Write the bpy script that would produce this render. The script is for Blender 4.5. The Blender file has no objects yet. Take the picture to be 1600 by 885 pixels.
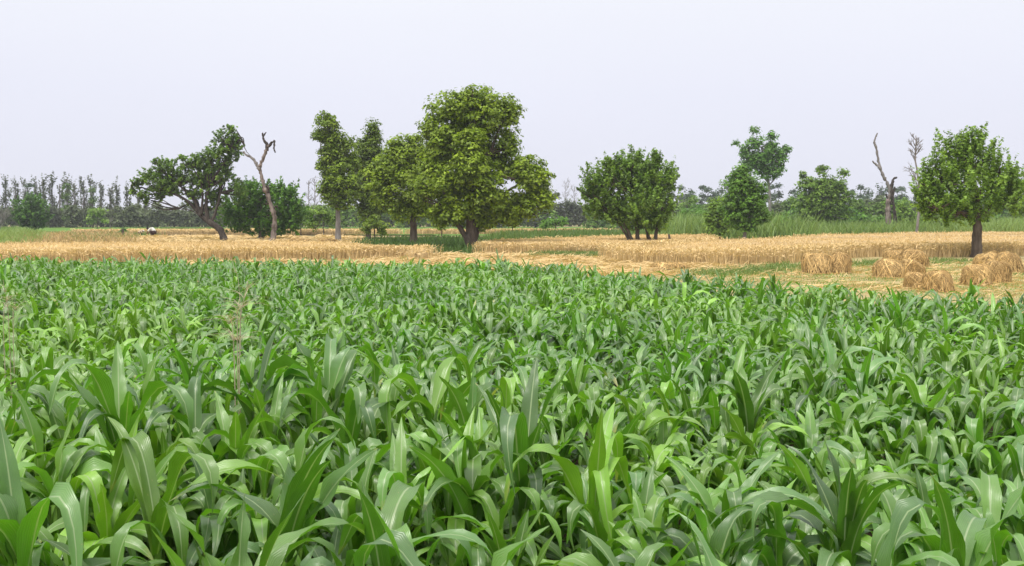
import bpy, bmesh, math, random
import numpy as np
from mathutils import Vector, Matrix

random.seed(7)
rng = np.random.default_rng(7)
sc = bpy.context.scene
COL = sc.collection

# ------------------------------------------------------------------ camera
H = 1.75
F = 1537.0                      # focal length in photograph pixels (1600 wide)
TH = math.atan(102.5 / F)       # downward pitch
cam = bpy.data.cameras.new('camera')
cam.sensor_width = 36.0
cam.lens = 36.0 * F / 1600.0
cam.clip_start = 0.05
cam.clip_end = 6000
co = bpy.data.objects.new('camera', cam)
COL.objects.link(co)
co.location = (0, 0, H)
co.rotation_euler = (math.pi / 2 - TH, 0, 0)
sc.camera = co

# ------------------------------------------------------------------ light
SUN_EL, SUN_AZ = math.radians(62), math.radians(215)     # azimuth clockwise from +Y (north)
w = bpy.data.worlds.new('World')
sc.world = w
w.use_nodes = True
nt = w.node_tree
nt.nodes.clear()
out = nt.nodes.new('ShaderNodeOutputWorld')
sky = nt.nodes.new('ShaderNodeTexSky')
sky.sky_type = 'NISHITA'
sky.sun_disc = False
sky.sun_elevation = SUN_EL
sky.sun_rotation = SUN_AZ
sky.air_density = 1.0
sky.dust_density = 3.0
bg1 = nt.nodes.new('ShaderNodeBackground')
bg1.inputs['Strength'].default_value = 0.05
nt.links.new(sky.outputs['Color'], bg1.inputs['Color'])
# overcast veil: pale lavender cloud layer, brighter towards the zenith (CIE overcast)
tc = nt.nodes.new('ShaderNodeTexCoord')
sep = nt.nodes.new('ShaderNodeSeparateXYZ')
nt.links.new(tc.outputs['Generated'], sep.inputs[0])
cr = nt.nodes.new('ShaderNodeValToRGB')
cr.color_ramp.elements[0].position = 0.0
cr.color_ramp.elements[0].color = (0.765, 0.775, 0.885, 1)
cr.color_ramp.elements[1].position = 1.0
cr.color_ramp.elements[1].color = (1.75, 1.75, 1.75, 1)
e = cr.color_ramp.elements.new(0.12); e.color = (0.815, 0.83, 0.94, 1)
e = cr.color_ramp.elements.new(0.30); e.color = (0.93, 0.95, 0.995, 1)
nt.links.new(sep.outputs['Z'], cr.inputs['Fac'])
nz = nt.nodes.new('ShaderNodeTexNoise')
nz.inputs['Scale'].default_value = 1.6
nz.inputs['Detail'].default_value = 3
mp = nt.nodes.new('ShaderNodeMapping')
mp.inputs['Scale'].default_value = (1, 1, 4)
nt.links.new(tc.outputs['Generated'], mp.inputs[0])
nt.links.new(mp.outputs[0], nz.inputs['Vector'])
mr = nt.nodes.new('ShaderNodeMapRange')
mr.inputs['To Min'].default_value = 0.97
mr.inputs['To Max'].default_value = 1.03
nt.links.new(nz.outputs['Fac'], mr.inputs['Value'])
bg2 = nt.nodes.new('ShaderNodeBackground')
nt.links.new(cr.outputs['Color'], bg2.inputs['Color'])
nt.links.new(mr.outputs['Result'], bg2.inputs['Strength'])
mx = nt.nodes.new('ShaderNodeMixShader')
mx.inputs[0].default_value = 0.93
nt.links.new(bg1.outputs[0], mx.inputs[1])
nt.links.new(bg2.outputs[0], mx.inputs[2])
nt.links.new(mx.outputs[0], out.inputs['Surface'])

sl = bpy.data.lights.new('sun', 'SUN')
sl.energy = 2.7
sl.angle = math.radians(16)
sl.color = (1.0, 0.965, 0.90)
so = bpy.data.objects.new('sun', sl)
COL.objects.link(so)
so.location = (0, 0, 60)
sd = Vector((math.sin(SUN_AZ) * math.cos(SUN_EL), math.cos(SUN_AZ) * math.cos(SUN_EL), math.sin(SUN_EL)))
so.rotation_euler = (-sd).to_track_quat('-Z', 'Y').to_euler()

sc.view_settings.view_transform = 'Standard'
sc.view_settings.look = 'None'
sc.view_settings.exposure = 0.12
sc.view_settings.gamma = 1.0
cy = sc.cycles
cy.max_bounces = 6
cy.diffuse_bounces = 2
cy.glossy_bounces = 2
cy.transmission_bounces = 4
cy.transparent_max_bounces = 8
cy.volume_bounces = 0
cy.use_denoising = True

# ------------------------------------------------------------------ projection helpers (photograph pixels -> place)
def ray(px, py):
    u = (px - 800) / F
    v = (442.5 - py) / F
    c, s = math.cos(TH), math.sin(TH)
    return np.array([u, c + v * s, -s + v * c])

def at(px, py, Y):
    d = ray(px, py)
    return np.array([d[0] * Y / d[1], Y, H + d[2] * Y / d[1]])

def gnd(px, py):
    d = ray(px, py)
    t = H / -d[2]
    return np.array([d[0] * t, d[1] * t, 0.0])

def project(x, y, z):
    c, s = math.cos(TH), math.sin(TH)
    dz = z - H
    depth = y * c - dz * s
    up = y * s + dz * c
    return 800 + F * x / depth, 442.5 - F * up / depth, depth

def wav(x, y, k=1.0, ph=0.0):
    x = np.asarray(x) * k; y = np.asarray(y) * k
    return (np.sin(1.3 * x + 0.7 * y + ph) + np.sin(-0.9 * x + 1.7 * y + 2.1 * ph + 1) +
            0.6 * np.sin(2.9 * x + 1.1 * y + ph * 1.7 + 2) + 0.6 * np.sin(1.2 * x - 3.3 * y + 3 + ph)) / 3.2

# ------------------------------------------------------------------ object helpers
def tag(o, label=None, cat=None, group=None, kind=None):
    if label: o['label'] = label
    if cat: o['category'] = cat
    if group: o['group'] = group
    if kind: o['kind'] = kind
    return o

def empty(name, loc, rz=0.0):
    o = bpy.data.objects.new(name, None)
    o.empty_display_size = 0.1
    COL.objects.link(o)
    o.location = loc
    o.rotation_euler = (0, 0, rz)
    return o

def link(name, mesh, parent=None):
    o = bpy.data.objects.new(name, mesh)
    COL.objects.link(o)
    if parent is not None: o.parent = parent
    return o

def mesh_np(name, V, Q, mat, smooth=False, tint=None, uv=None, tris=None):
    """V (n,3), Q (m,4) quads, tris (k,3); tint per-vertex float4; uv per-vertex (n,2)"""
    me = bpy.data.meshes.new(name)
    V = np.ascontiguousarray(V, dtype=np.float32)
    nq = 0 if Q is None else len(Q)
    ntri = 0 if tris is None else len(tris)
    loops = []
    if nq: loops.append(np.asarray(Q, dtype=np.int32).ravel())
    if ntri: loops.append(np.asarray(tris, dtype=np.int32).ravel())
    li = np.concatenate(loops)
    me.vertices.add(len(V))
    me.vertices.foreach_set('co', V.ravel())
    me.loops.add(len(li))
    me.loops.foreach_set('vertex_index', li)
    me.polygons.add(nq + ntri)
    st = np.concatenate([np.arange(nq) * 4, nq * 4 + np.arange(ntri) * 3]).astype(np.int32)
    me.polygons.foreach_set('loop_start', st)
    if smooth:
        me.polygons.foreach_set('use_smooth', np.ones(nq + ntri, dtype=bool))
    if uv is not None:
        ul = me.uv_layers.new(name='UVMap')
        ul.data.foreach_set('uv', np.asarray(uv, dtype=np.float32)[li].ravel())
    if tint is not None:
        a = me.color_attributes.new('tint', 'FLOAT_COLOR', 'POINT')
        a.data.foreach_set('color', np.ascontiguousarray(tint, dtype=np.float32).ravel())
    me.update(calc_edges=True)
    if mat is not None: me.materials.append(mat)
    return me

def unit(v):
    v = np.asarray(v, dtype=float)
    n = np.linalg.norm(v, axis=-1, keepdims=True)
    return v / np.maximum(n, 1e-9)

def tube(path, rad, sides=7, rough=0.0, seed=0, cap=True):
    """one tapered tube along a path -> V, Q, T"""
    P = np.asarray(path, dtype=float)
    R = np.asarray(rad, dtype=float)
    n = len(P)
    T = np.zeros_like(P)
    T[1:-1] = P[2:] - P[:-2]
    T[0] = P[1] - P[0]; T[-1] = P[-1] - P[-2]
    T = unit(T)
    ref = np.array([0.13, 0.97, 0.2])
    A = unit(np.cross(T, ref))
    B = np.cross(T, A)
    a = np.arange(sides) * 2 * np.pi / sides
    r = np.random.default_rng(seed)
    rr = R[:, None] * (1 + rough * (r.random((n, sides)) - 0.5) * 2)
    V = P[:, None, :] + rr[..., None] * (np.cos(a)[None, :, None] * A[:, None, :] + np.sin(a)[None, :, None] * B[:, None, :])
    V = V.reshape(-1, 3)
    i = np.arange(n - 1)[:, None] * sides
    j = np.arange(sides)[None, :]
    j2 = (j + 1) % sides
    Q = np.stack([i + j, i + j2, i + sides + j2, i + sides + j], -1).reshape(-1, 4)
    Tn = None
    if cap:
        V = np.vstack([V, P[-1:], P[:1]])
        e = (n - 1) * sides
        j = np.arange(sides); j2 = (j + 1) % sides
        Tn = np.concatenate([np.stack([e + j, e + j2, np.full(sides, n * sides)], -1),
                             np.stack([j2, j, np.full(sides, n * sides + 1)], -1)])
    return V, Q, Tn

class Acc:
    def __init__(s): s.V = []; s.Q = []; s.T = []; s.C = []; s.n = 0
    def add(s, V, Q=None, T=None, C=None):
        s.V.append(V)
        if Q is not None and len(Q): s.Q.append(np.asarray(Q) + s.n)
        if T is not None and len(T): s.T.append(np.asarray(T) + s.n)
        if C is not None: s.C.append(C)
        s.n += len(V)
    def mesh(s, name, mat, smooth=False):
        return mesh_np(name, np.vstack(s.V), np.vstack(s.Q) if s.Q else None, mat, smooth,
                       tint=np.vstack(s.C) if s.C else None, tris=np.vstack(s.T) if s.T else None)

def smoothpath(P, k=4, jit=0.0, r=None):
    """Catmull-Rom through points"""
    P = np.asarray(P, dtype=float)
    Q = np.vstack([2 * P[0] - P[1], P, 2 * P[-1] - P[-2]])
    o = []
    for i in range(1, len(Q) - 2):
        for t in np.arange(k) / k:
            a, b, c, d = Q[i - 1], Q[i], Q[i + 1], Q[i + 2]
            o.append(0.5 * ((2 * b) + (-a + c) * t + (2 * a - 5 * b + 4 * c - d) * t * t + (-a + 3 * b - 3 * c + d) * t ** 3))
    o.append(P[-1])
    o = np.array(o)
    if jit and r is not None:
        o[1:-1] += (r.random((len(o) - 2, 3)) - 0.5) * 2 * jit
    return o

# ------------------------------------------------------------------ materials
def newmat(name):
    m = bpy.data.materials.new(name)
    m.use_nodes = True
    t = m.node_tree
    t.nodes.clear()
    o = t.nodes.new('ShaderNodeOutputMaterial')
    return m, t, o

def N(t, ty, **k):
    n = t.nodes.new(ty)
    for a, b in k.items():
        if a in n.inputs: n.inputs[a].default_value = b
        else: setattr(n, a, b)
    return n

def mathn(t, op, a, b=None, clamp=False):
    n = t.nodes.new('ShaderNodeMath'); n.operation = op; n.use_clamp = clamp
    for i, v in enumerate((a, b)):
        if v is None: continue
        if isinstance(v, (int, float)): n.inputs[i].default_value = v
        else: t.links.new(v, n.inputs[i])
    return n.outputs[0]

def mixc(t, f, a, b, mode='MIX'):
    n = t.nodes.new('ShaderNodeMix'); n.data_type = 'RGBA'; n.blend_type = mode
    for k, v in ((0, f), (6, a), (7, b)):
        if isinstance(v, (int, float)): n.inputs[k].default_value = v
        elif isinstance(v, tuple): n.inputs[k].default_value = (*v, 1) if len(v) == 3 else v
        else: t.links.new(v, n.inputs[k])
    return n.outputs[2]

def leaf_material(name, top, under, warm, source, rough=0.34, spec=0.95, trans=0.27, midrib=True):
    """broad strap leaf: glaucous top, brighter underside, pale midrib, fine parallel veins"""
    m, t, o = newmat(name)
    L = t.links.new
    if source == 'object':
        src = t.nodes.new('ShaderNodeObjectInfo').outputs['Color']
    else:
        a = t.nodes.new('ShaderNodeAttribute'); a.attribute_name = 'tint'; src = a.outputs['Color']
    sp = t.nodes.new('ShaderNodeSeparateColor'); L(src, sp.inputs[0])
    hue, val, dry = sp.outputs[0], sp.outputs[1], sp.outputs[2]
    uv = t.nodes.new('ShaderNodeUVMap')
    us = t.nodes.new('ShaderNodeSeparateXYZ'); L(uv.outputs[0], us.inputs[0])
    geo = t.nodes.new('ShaderNodeNewGeometry')
    c = mixc(t, hue, top, warm)
    # yellower towards the base of the leaf
    base = mathn(t, 'SUBTRACT', 1.0, us.outputs[1])
    base = mathn(t, 'POWER', base, 3.0)
    c = mixc(t, mathn(t, 'MULTIPLY', base, 0.55), c, (0.19, 0.33, 0.035))
    un = mixc(t, hue, under, (0.15, 0.29, 0.02))
    c = mixc(t, mathn(t, 'MULTIPLY', geo.outputs['Backfacing'], 0.8), c, un)
    # blotches
    tcn = t.nodes.new('ShaderNodeTexCoord')
    nz = N(t, 'ShaderNodeTexNoise', Scale=14.0, Detail=3.0); L(tcn.outputs['Object'], nz.inputs['Vector'])
    mr = N(t, 'ShaderNodeMapRange'); mr.inputs[3].default_value = 0.78; mr.inputs[4].default_value = 1.22
    L(nz.outputs[0], mr.inputs[0])
    vv = mathn(t, 'MULTIPLY', mathn(t, 'MULTIPLY', val, 2.0), mr.outputs[0])
    c = mixc(t, 1.0, c, mixc(t, 1.0, (1, 1, 1), vv, 'MULTIPLY'), 'MULTIPLY')
    # veins
    du = mathn(t, 'ABSOLUTE', mathn(t, 'SUBTRACT', us.outputs[0], 0.5))
    st = mathn(t, 'SINE', mathn(t, 'MULTIPLY', us.outputs[0], 95.0))
    sv = N(t, 'ShaderNodeMapRange'); sv.inputs[1].default_value = -1; sv.inputs[3].default_value = 0.92; sv.inputs[4].default_value = 1.06
    L(st, sv.inputs[0])
    c = mixc(t, 1.0, c, mixc(t, 1.0, (1, 1, 1), sv.outputs[0], 'MULTIPLY'), 'MULTIPLY')
    if midrib:
        mrb = N(t, 'ShaderNodeMapRange'); mrb.inputs[1].default_value = 0.055; mrb.inputs[2].default_value = 0.02
        L(du, mrb.inputs[0])
        mk = mathn(t, 'MULTIPLY', mrb.outputs[0], 0.75)
        c = mixc(t, mk, c, (0.36, 0.45, 0.24))
    # pale streaks running with the veins, dusty mottling and small rust specks
    cu = t.nodes.new('ShaderNodeCombineXYZ')
    oi = t.nodes.new('ShaderNodeObjectInfo')
    L(mathn(t, 'MULTIPLY', us.outputs[0], 26.0), cu.inputs[0]); L(mathn(t, 'MULTIPLY', us.outputs[1], 3.0), cu.inputs[1]); L(mathn(t, 'MULTIPLY', oi.outputs['Random'], 40.0), cu.inputs[2])
    ns = N(t, 'ShaderNodeTexNoise', Scale=1.0, Detail=2.0); L(cu.outputs[0], ns.inputs['Vector'])
    ms = N(t, 'ShaderNodeMapRange'); ms.inputs[1].default_value = 0.60; ms.inputs[2].default_value = 0.75; L(ns.outputs[0], ms.inputs[0])
    c = mixc(t, mathn(t, 'MULTIPLY', ms.outputs[0], 0.30), c, (0.26, 0.36, 0.13))
    nk = N(t, 'ShaderNodeTexNoise', Scale=95.0, Detail=1.0); L(tcn.outputs['Object'], nk.inputs['Vector'])
    mk2 = N(t, 'ShaderNodeMapRange'); mk2.inputs[1].default_value = 0.72; mk2.inputs[2].default_value = 0.78; L(nk.outputs[0], mk2.inputs[0])
    c = mixc(t, mathn(t, 'MULTIPLY', mk2.outputs[0], 0.5), c, (0.30, 0.25, 0.10))
    # dry tips / dry leaves
    nz2 = N(t, 'ShaderNodeTexNoise', Scale=9.0, Detail=4.0); L(tcn.outputs['Object'], nz2.inputs['Vector'])
    tip = mathn(t, 'ADD', mathn(t, 'MULTIPLY', us.outputs[1], 0.55), mathn(t, 'MULTIPLY', nz2.outputs[0], 0.75))
    dm = N(t, 'ShaderNodeMapRange'); dm.inputs[1].default_value = 0.93; dm.inputs[2].default_value = 1.06
    L(mathn(t, 'ADD', tip, dry), dm.inputs[0])
    c = mixc(t, mathn(t, 'MULTIPLY', dm.outputs[0], 0.7), c, (0.44, 0.40, 0.12))
    bs = N(t, 'ShaderNodeBsdfPrincipled')
    bs.inputs['Roughness'].default_value = rough
    bs.inputs['Specular IOR Level'].default_value = spec
    L(c, bs.inputs['Base Color'])
    bp = N(t, 'ShaderNodeBump'); bp.inputs['Strength'].default_value = 0.25; bp.inputs['Distance'].default_value = 0.002
    L(mathn(t, 'ADD', st, mathn(t, 'MULTIPLY', nz.outputs[0], 3.0)), bp.inputs['Height'])
    L(bp.outputs[0], bs.inputs['Normal'])
    tr = t.nodes.new('ShaderNodeBsdfTranslucent')
    L(mixc(t, 1.0, c, (1.35, 1.55, 0.45), 'MULTIPLY'), tr.inputs['Color'])
    mx = t.nodes.new('ShaderNodeMixShader'); mx.inputs[0].default_value = trans
    L(bs.outputs[0], mx.inputs[1]); L(tr.outputs[0], mx.inputs[2])
    L(mx.outputs[0], o.inputs['Surface'])
    return m

def foliage_material(name, a, b, trans=0.3, rough=0.5, spec=0.35):
    """tree leaves: per-leaf tint attribute R = hue mix, G = value"""
    m, t, o = newmat(name)
    L = t.links.new
    at_ = t.nodes.new('ShaderNodeAttribute'); at_.attribute_name = 'tint'
    sp = t.nodes.new('ShaderNodeSeparateColor'); L(at_.outputs['Color'], sp.inputs[0])
    c = mixc(t, sp.outputs[0], a, b)
    vv = mathn(t, 'MULTIPLY', sp.outputs[1], 2.0)
    c = mixc(t, 1.0, c, mixc(t, 1.0, (1, 1, 1), vv, 'MULTIPLY'), 'MULTIPLY')
    bs = N(t, 'ShaderNodeBsdfPrincipled')
    bs.inputs['Roughness'].default_value = rough
    bs.inputs['Specular IOR Level'].default_value = spec
    L(c, bs.inputs['Base Color'])
    tr = t.nodes.new('ShaderNodeBsdfTranslucent')
    L(mixc(t, 1.0, c, (1.4, 1.5, 0.5), 'MULTIPLY'), tr.inputs['Color'])
    mx = t.nodes.new('ShaderNodeMixShader'); mx.inputs[0].default_value = trans
    L(bs.outputs[0], mx.inputs[1]); L(tr.outputs[0], mx.inputs[2])
    L(mx.outputs[0], o.inputs['Surface'])
    return m

def noise_material(name, cols, scale=3.0, rough=0.9, detail=8.0, bump=0.3, bdist=0.02, stretch=(1, 1, 1)):
    m, t, o = newmat(name)
    L = t.links.new
    tcn = t.nodes.new('ShaderNodeTexCoord')
    mpn = t.nodes.new('ShaderNodeMapping'); mpn.inputs['Scale'].default_value = stretch
    L(tcn.outputs['Object'], mpn.inputs[0])
    nz = N(t, 'ShaderNodeTexNoise', Scale=scale, Detail=detail, Roughness=0.65); L(mpn.outputs[0], nz.inputs['Vector'])
    r = t.nodes.new('ShaderNodeValToRGB')
    el = r.color_ramp.elements
    k = len(cols)
    el[0].position = 0.3; el[0].color = (*cols[0], 1)
    el[1].position = 0.7; el[1].color = (*cols[-1], 1)
    for i in range(1, k - 1):
        e = el.new(0.3 + 0.4 * i / (k - 1)); e.color = (*cols[i], 1)
    L(nz.outputs[0], r.inputs[0])
    bs = N(t, 'ShaderNodeBsdfPrincipled')
    bs.inputs['Roughness'].default_value = rough
    bs.inputs['Specular IOR Level'].default_value = 0.06
    L(r.outputs[0], bs.inputs['Base Color'])
    bp = N(t, 'ShaderNodeBump'); bp.inputs['Strength'].default_value = bump; bp.inputs['Distance'].default_value = bdist
    L(nz.outputs[0], bp.inputs['Height']); L(bp.outputs[0], bs.inputs['Normal'])
    L(bs.outputs[0], o.inputs['Surface'])
    return m

GREEN_TOP, GREEN_UNDER, GREEN_WARM = (0.100, 0.210, 0.060), (0.110, 0.30, 0.012), (0.20, 0.38, 0.035)
M_LEAF = leaf_material('maize_leaf', GREEN_TOP, GREEN_UNDER, GREEN_WARM, 'object')
M_LEAF_FAR = leaf_material('maize_leaf_field', GREEN_TOP, GREEN_UNDER, GREEN_WARM, 'attr')
M_STEM = noise_material('maize_stem', [(0.10, 0.20, 0.03), (0.18, 0.30, 0.05)], 12, 0.5, 3, 0.1, 0.002, (1, 1, 0.2))
M_BARK = noise_material('bark_brown', [(0.05, 0.038, 0.028), (0.11, 0.085, 0.065), (0.18, 0.15, 0.12)], 6, 0.95, 8, 0.8, 0.05, (1, 1, 0.25))
M_BARK_PALE = noise_material('bark_weathered', [(0.05, 0.04, 0.035), (0.20, 0.16, 0.14), (0.36, 0.30, 0.27)], 5, 0.9, 8, 0.8, 0.05, (1, 1, 0.3))
M_BARK_GREY = noise_material('bark_grey', [(0.13, 0.115, 0.10), (0.22, 0.20, 0.19), (0.30, 0.28, 0.26)], 5, 0.9, 8, 0.6, 0.05, (1, 1, 0.3))
M_BARK_DARK = noise_material('bark_charred', [(0.025, 0.021, 0.018), (0.065, 0.053, 0.045), (0.11, 0.092, 0.078)], 5, 0.95, 8, 0.8, 0.05, (1, 1, 0.3))
M_F_OLIVE = foliage_material('foliage_olive', (0.105, 0.17, 0.011), (0.27, 0.37, 0.022))
M_F_MID = foliage_material('foliage_mid_green', (0.085, 0.165, 0.018), (0.21, 0.33, 0.038))
M_F_DEEP = foliage_material('foliage_deep_green', (0.060, 0.140, 0.014), (0.15, 0.29, 0.026))
M_F_BRIGHT = foliage_material('foliage_bright_green', (0.07, 0.17, 0.020), (0.15, 0.30, 0.036))
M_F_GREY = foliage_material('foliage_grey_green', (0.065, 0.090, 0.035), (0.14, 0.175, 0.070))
M_F_CONIFER = foliage_material('foliage_blue_green', (0.035, 0.068, 0.032), (0.065, 0.115, 0.052))
M_F_VIVID = foliage_material('foliage_vivid_green', (0.040, 0.115, 0.006), (0.13, 0.28, 0.010))
M_GRASS = foliage_material('grass_blades', (0.07, 0.15, 0.025), (0.20, 0.27, 0.08), 0.25)
M_SHEAF = foliage_material('sheaf_straw', (0.33, 0.20, 0.075), (0.74, 0.51, 0.22), 0.1, 0.75, 0.2)
M_DRYWEED = foliage_material('dry_seed_heads', (0.34, 0.27, 0.19), (0.52, 0.45, 0.33), 0.2, 0.8, 0.2)
M_STRAW = foliage_material('ripe_straw', (0.41, 0.275, 0.128), (0.77, 0.575, 0.305), 0.12, 0.75, 0.2)

# ------------------------------------------------------------------ ground
SOIL = [(0.16, 0.12, 0.075), (0.27, 0.21, 0.13), (0.36, 0.28, 0.17)]
M_GROUND = noise_material('plain_ground', [(0.10, 0.15, 0.04), (0.26, 0.22, 0.11), (0.42, 0.32, 0.17)], 0.05, 0.95, 10, 0.5, 0.05)
M_SOIL = noise_material('crop_soil', [(0.045, 0.033, 0.022), (0.09, 0.065, 0.045)], 4, 0.95, 8, 0.8, 0.03)
M_STUB = noise_material('stubble_ground', [(0.17, 0.17, 0.06), (0.34, 0.27, 0.13), (0.44, 0.35, 0.18)], 0.9, 0.95, 10, 0.6, 0.03)
M_GRN = noise_material('green_field_ground', [(0.06, 0.13, 0.02), (0.11, 0.20, 0.035), (0.16, 0.25, 0.06)], 0.4, 0.95, 8, 0.5, 0.05, (1, 0.3, 1))

def sheet(name, pts, z, mat, label=None):
    bm = bmesh.new()
    vs = [bm.verts.new((p[0], p[1], z)) for p in pts]
    f = bm.faces.new(vs)
    if f.normal.z < 0: bmesh.ops.reverse_faces(bm, faces=[f])
    bm.normal_update()
    if f.normal.z < 0: f.normal_flip()
    bmesh.ops.triangulate(bm, faces=bm.faces[:])
    me = bpy.data.meshes.new(name); bm.to_mesh(me); bm.free()
    me.materials.append(mat)
    o = link(name, me)
    tag(o, label, None, None, 'structure')
    return o

# ground: one sheet, gently uneven grid
gx = np.concatenate([[-900, -500, -300], np.linspace(-200, 200, 41), [300, 500, 900]])
gy = np.concatenate([[-20], np.linspace(0, 300, 31), [400, 600, 1000]])
GX, GY = np.meshgrid(gx, gy)
V = np.stack([GX.ravel(), GY.ravel(), np.zeros(GX.size)], -1)
nx, ny = len(gx), len(gy)
ii, jj = np.meshgrid(np.arange(nx - 1), np.arange(ny - 1))
b0 = (jj * nx + ii).ravel()
me = mesh_np('ground', V, np.stack([b0, b0 + 1, b0 + nx + 1, b0 + nx], -1), M_GROUND)
tag(link('ground', me), 'flat farm plain of dry earth and thin grass reaching the horizon', kind='structure')

# far edge of the maize field (X, Y)
EDGE_X = np.array([-24.0, -12.2, -6.0, 0.0, 1.2, 2.4, 3.5, 4.6, 5.8, 6.8, 10.0])
EDGE_Y = np.array([26.2, 25.6, 25.0, 24.0, 22.0, 19.3, 17.3, 16.1, 14.4, 13.4, 11.7])
def edge_y(x): return np.interp(x, EDGE_X, EDGE_Y)
pts = [(-24, 0.3), (10, 0.3)] + [(x, y) for x, y in zip(EDGE_X[::-1], EDGE_Y[::-1])]
sheet('crop_soil', pts, 0.004, M_SOIL, 'dark brown soil under the maize field')  # dark brown mottled colour over the whole sheet

def gp(*pairs): return [tuple(gnd(a, b)[:2]) for a, b in pairs]

stub_pts = [(x, y + 0.02) for x, y in zip(EDGE_X, EDGE_Y)] + [(40, 11.5), (60, 60)] + gp((1300, 368), (700, 372)) + [(-8, 100), (-60, 100), (-60, 40), (-24, 30)]
sheet('stubble_ground', stub_pts, 0.004, M_STUB, 'pale cut stubble ground between the maize and the trees')
sheet('far_green_field', [(-140, 103), (22, 92), (60, 100), (110, 120), (130, 182), (-170, 182)], 0.004, M_GRN, 'far flat green field below the tree belt')

# ------------------------------------------------------------------ maize leaves
def leaf_shape(kind, r, nseg, ncol):
    """strap leaf rising from the origin towards +X; returns V, uv"""
    t = np.linspace(0, 1, nseg + 1)
    if kind == 'erect':
        a0, a1, pw = r.uniform(6, 16), r.uniform(20, 75), 2.2
        W = r.uniform(0.085, 0.112)
    elif kind == 'arch':
        a0, a1, pw = r.uniform(16, 32), r.uniform(135, 178), r.uniform(1.0, 1.5)
        W = r.uniform(0.080, 0.108)
    elif kind == 'fold':       # rises then folds over sharply
        a0, a1, pw = r.uniform(10, 22), r.uniform(150, 178), 1.0
        W = r.uniform(0.082, 0.108)
    else:                      # droop
        a0, a1, pw = r.uniform(38, 60), r.uniform(125, 160), r.uniform(0.8, 1.2)
        W = r.uniform(0.065, 0.085)
    if kind == 'fold':
        k = r.uniform(0.5, 0.68)
        s = 1 / (1 + np.exp(-(t - k) * 16))
        ang = a0 + (a1 - a0) * s + 10 * t
    else:
        ang = a0 + (a1 - a0) * t ** pw
    ang = np.radians(ang)
    ds = 1.0 / nseg
    mid = (ang[1:] + ang[:-1]) / 2
    x = np.concatenate([[0], np.cumsum(np.sin(mid) * ds)])
    z = np.concatenate([[0], np.cumsum(np.cos(mid) * ds)])
    side = np.cumsum(np.concatenate([[0], np.full(nseg, r.uniform(-0.12, 0.12) * ds)])) * (t * 2)
    L = 0.53
    x, z, side = x * L, z * L, side * L
    W *= 0.84
    wd = W * (0.50 + 0.50 * np.sin(np.pi / 2 * np.minimum(t / 0.38, 1))) * np.maximum(1 - np.maximum(0, (t - 0.40) / 0.60) ** 2.3, 0.0)
    wd[-1] = 0.002
    tw = r.uniform(-1, 1) * (0.9 if kind in ('arch', 'droop', 'erect') else 0.35) * t ** 1.3 + r.uniform(-0.15, 0.15)
    fold = (0.42 - 0.25 * t)                       # V of the blade
    wf, wp, wa = r.uniform(10, 22), r.uniform(0, 6.28), r.uniform(0.08, 0.26)
    u = np.linspace(0, 1, ncol + 1)
    Vs, UV = [], []
    tx, tz = np.gradient(x), np.gradient(z)
    n = np.hypot(tx, tz); tx /= n; tz /= n
    for i in range(nseg + 1):
        nrm = np.array([-tz[i], 0, tx[i]])
        sd = np.array([0, 1.0, 0])
        c, s_ = math.cos(tw[i]), math.sin(tw[i])
        S = sd * c + nrm * s_
        Nn = nrm * c - sd * s_
        for uu in u:
            q = (uu - 0.5)
            lift = abs(q) * 2 * fold[i] * wd[i] * 0.55 + (abs(q) * 2) ** 2 * wd[i] * wa * math.sin(wf * t[i] + wp + (1.9 if q > 0 else 0))
            Vs.append(np.array([x[i], side[i], z[i]]) + S * q * wd[i] + Nn * lift)
            UV.append((uu, t[i]))
    V = np.array(Vs)
    # upper side is the side facing the stem/sky: normal from faces must point along nrm
    Q = []
    for i in range(nseg):
        for j in range(ncol):
            a = i * (ncol + 1) + j
            Q.append((a, a + ncol + 1, a + ncol + 2, a + 1))
    return V, np.array(Q), np.array(UV)

KINDS = ['erect'] * 12 + ['arch'] * 18 + ['fold'] * 10 + ['droop'] * 8
KI = {k: [i for i, q in enumerate(KINDS) if q == k] for k in set(KINDS)}
def lib(nseg, ncol):
    o = []
    for i, k in enumerate(KINDS):
        o.append(leaf_shape(k, np.random.default_rng(100 + i), nseg, ncol))
    return o
LIB_HI, LIB_MID, LIB_LO = lib(14, 4), lib(8, 2), lib(5, 2)
LEAF_MESH = [mesh_np('maize_leaf', V, Q, M_LEAF, True, uv=UV) for V, Q, UV in LIB_HI]

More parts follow.
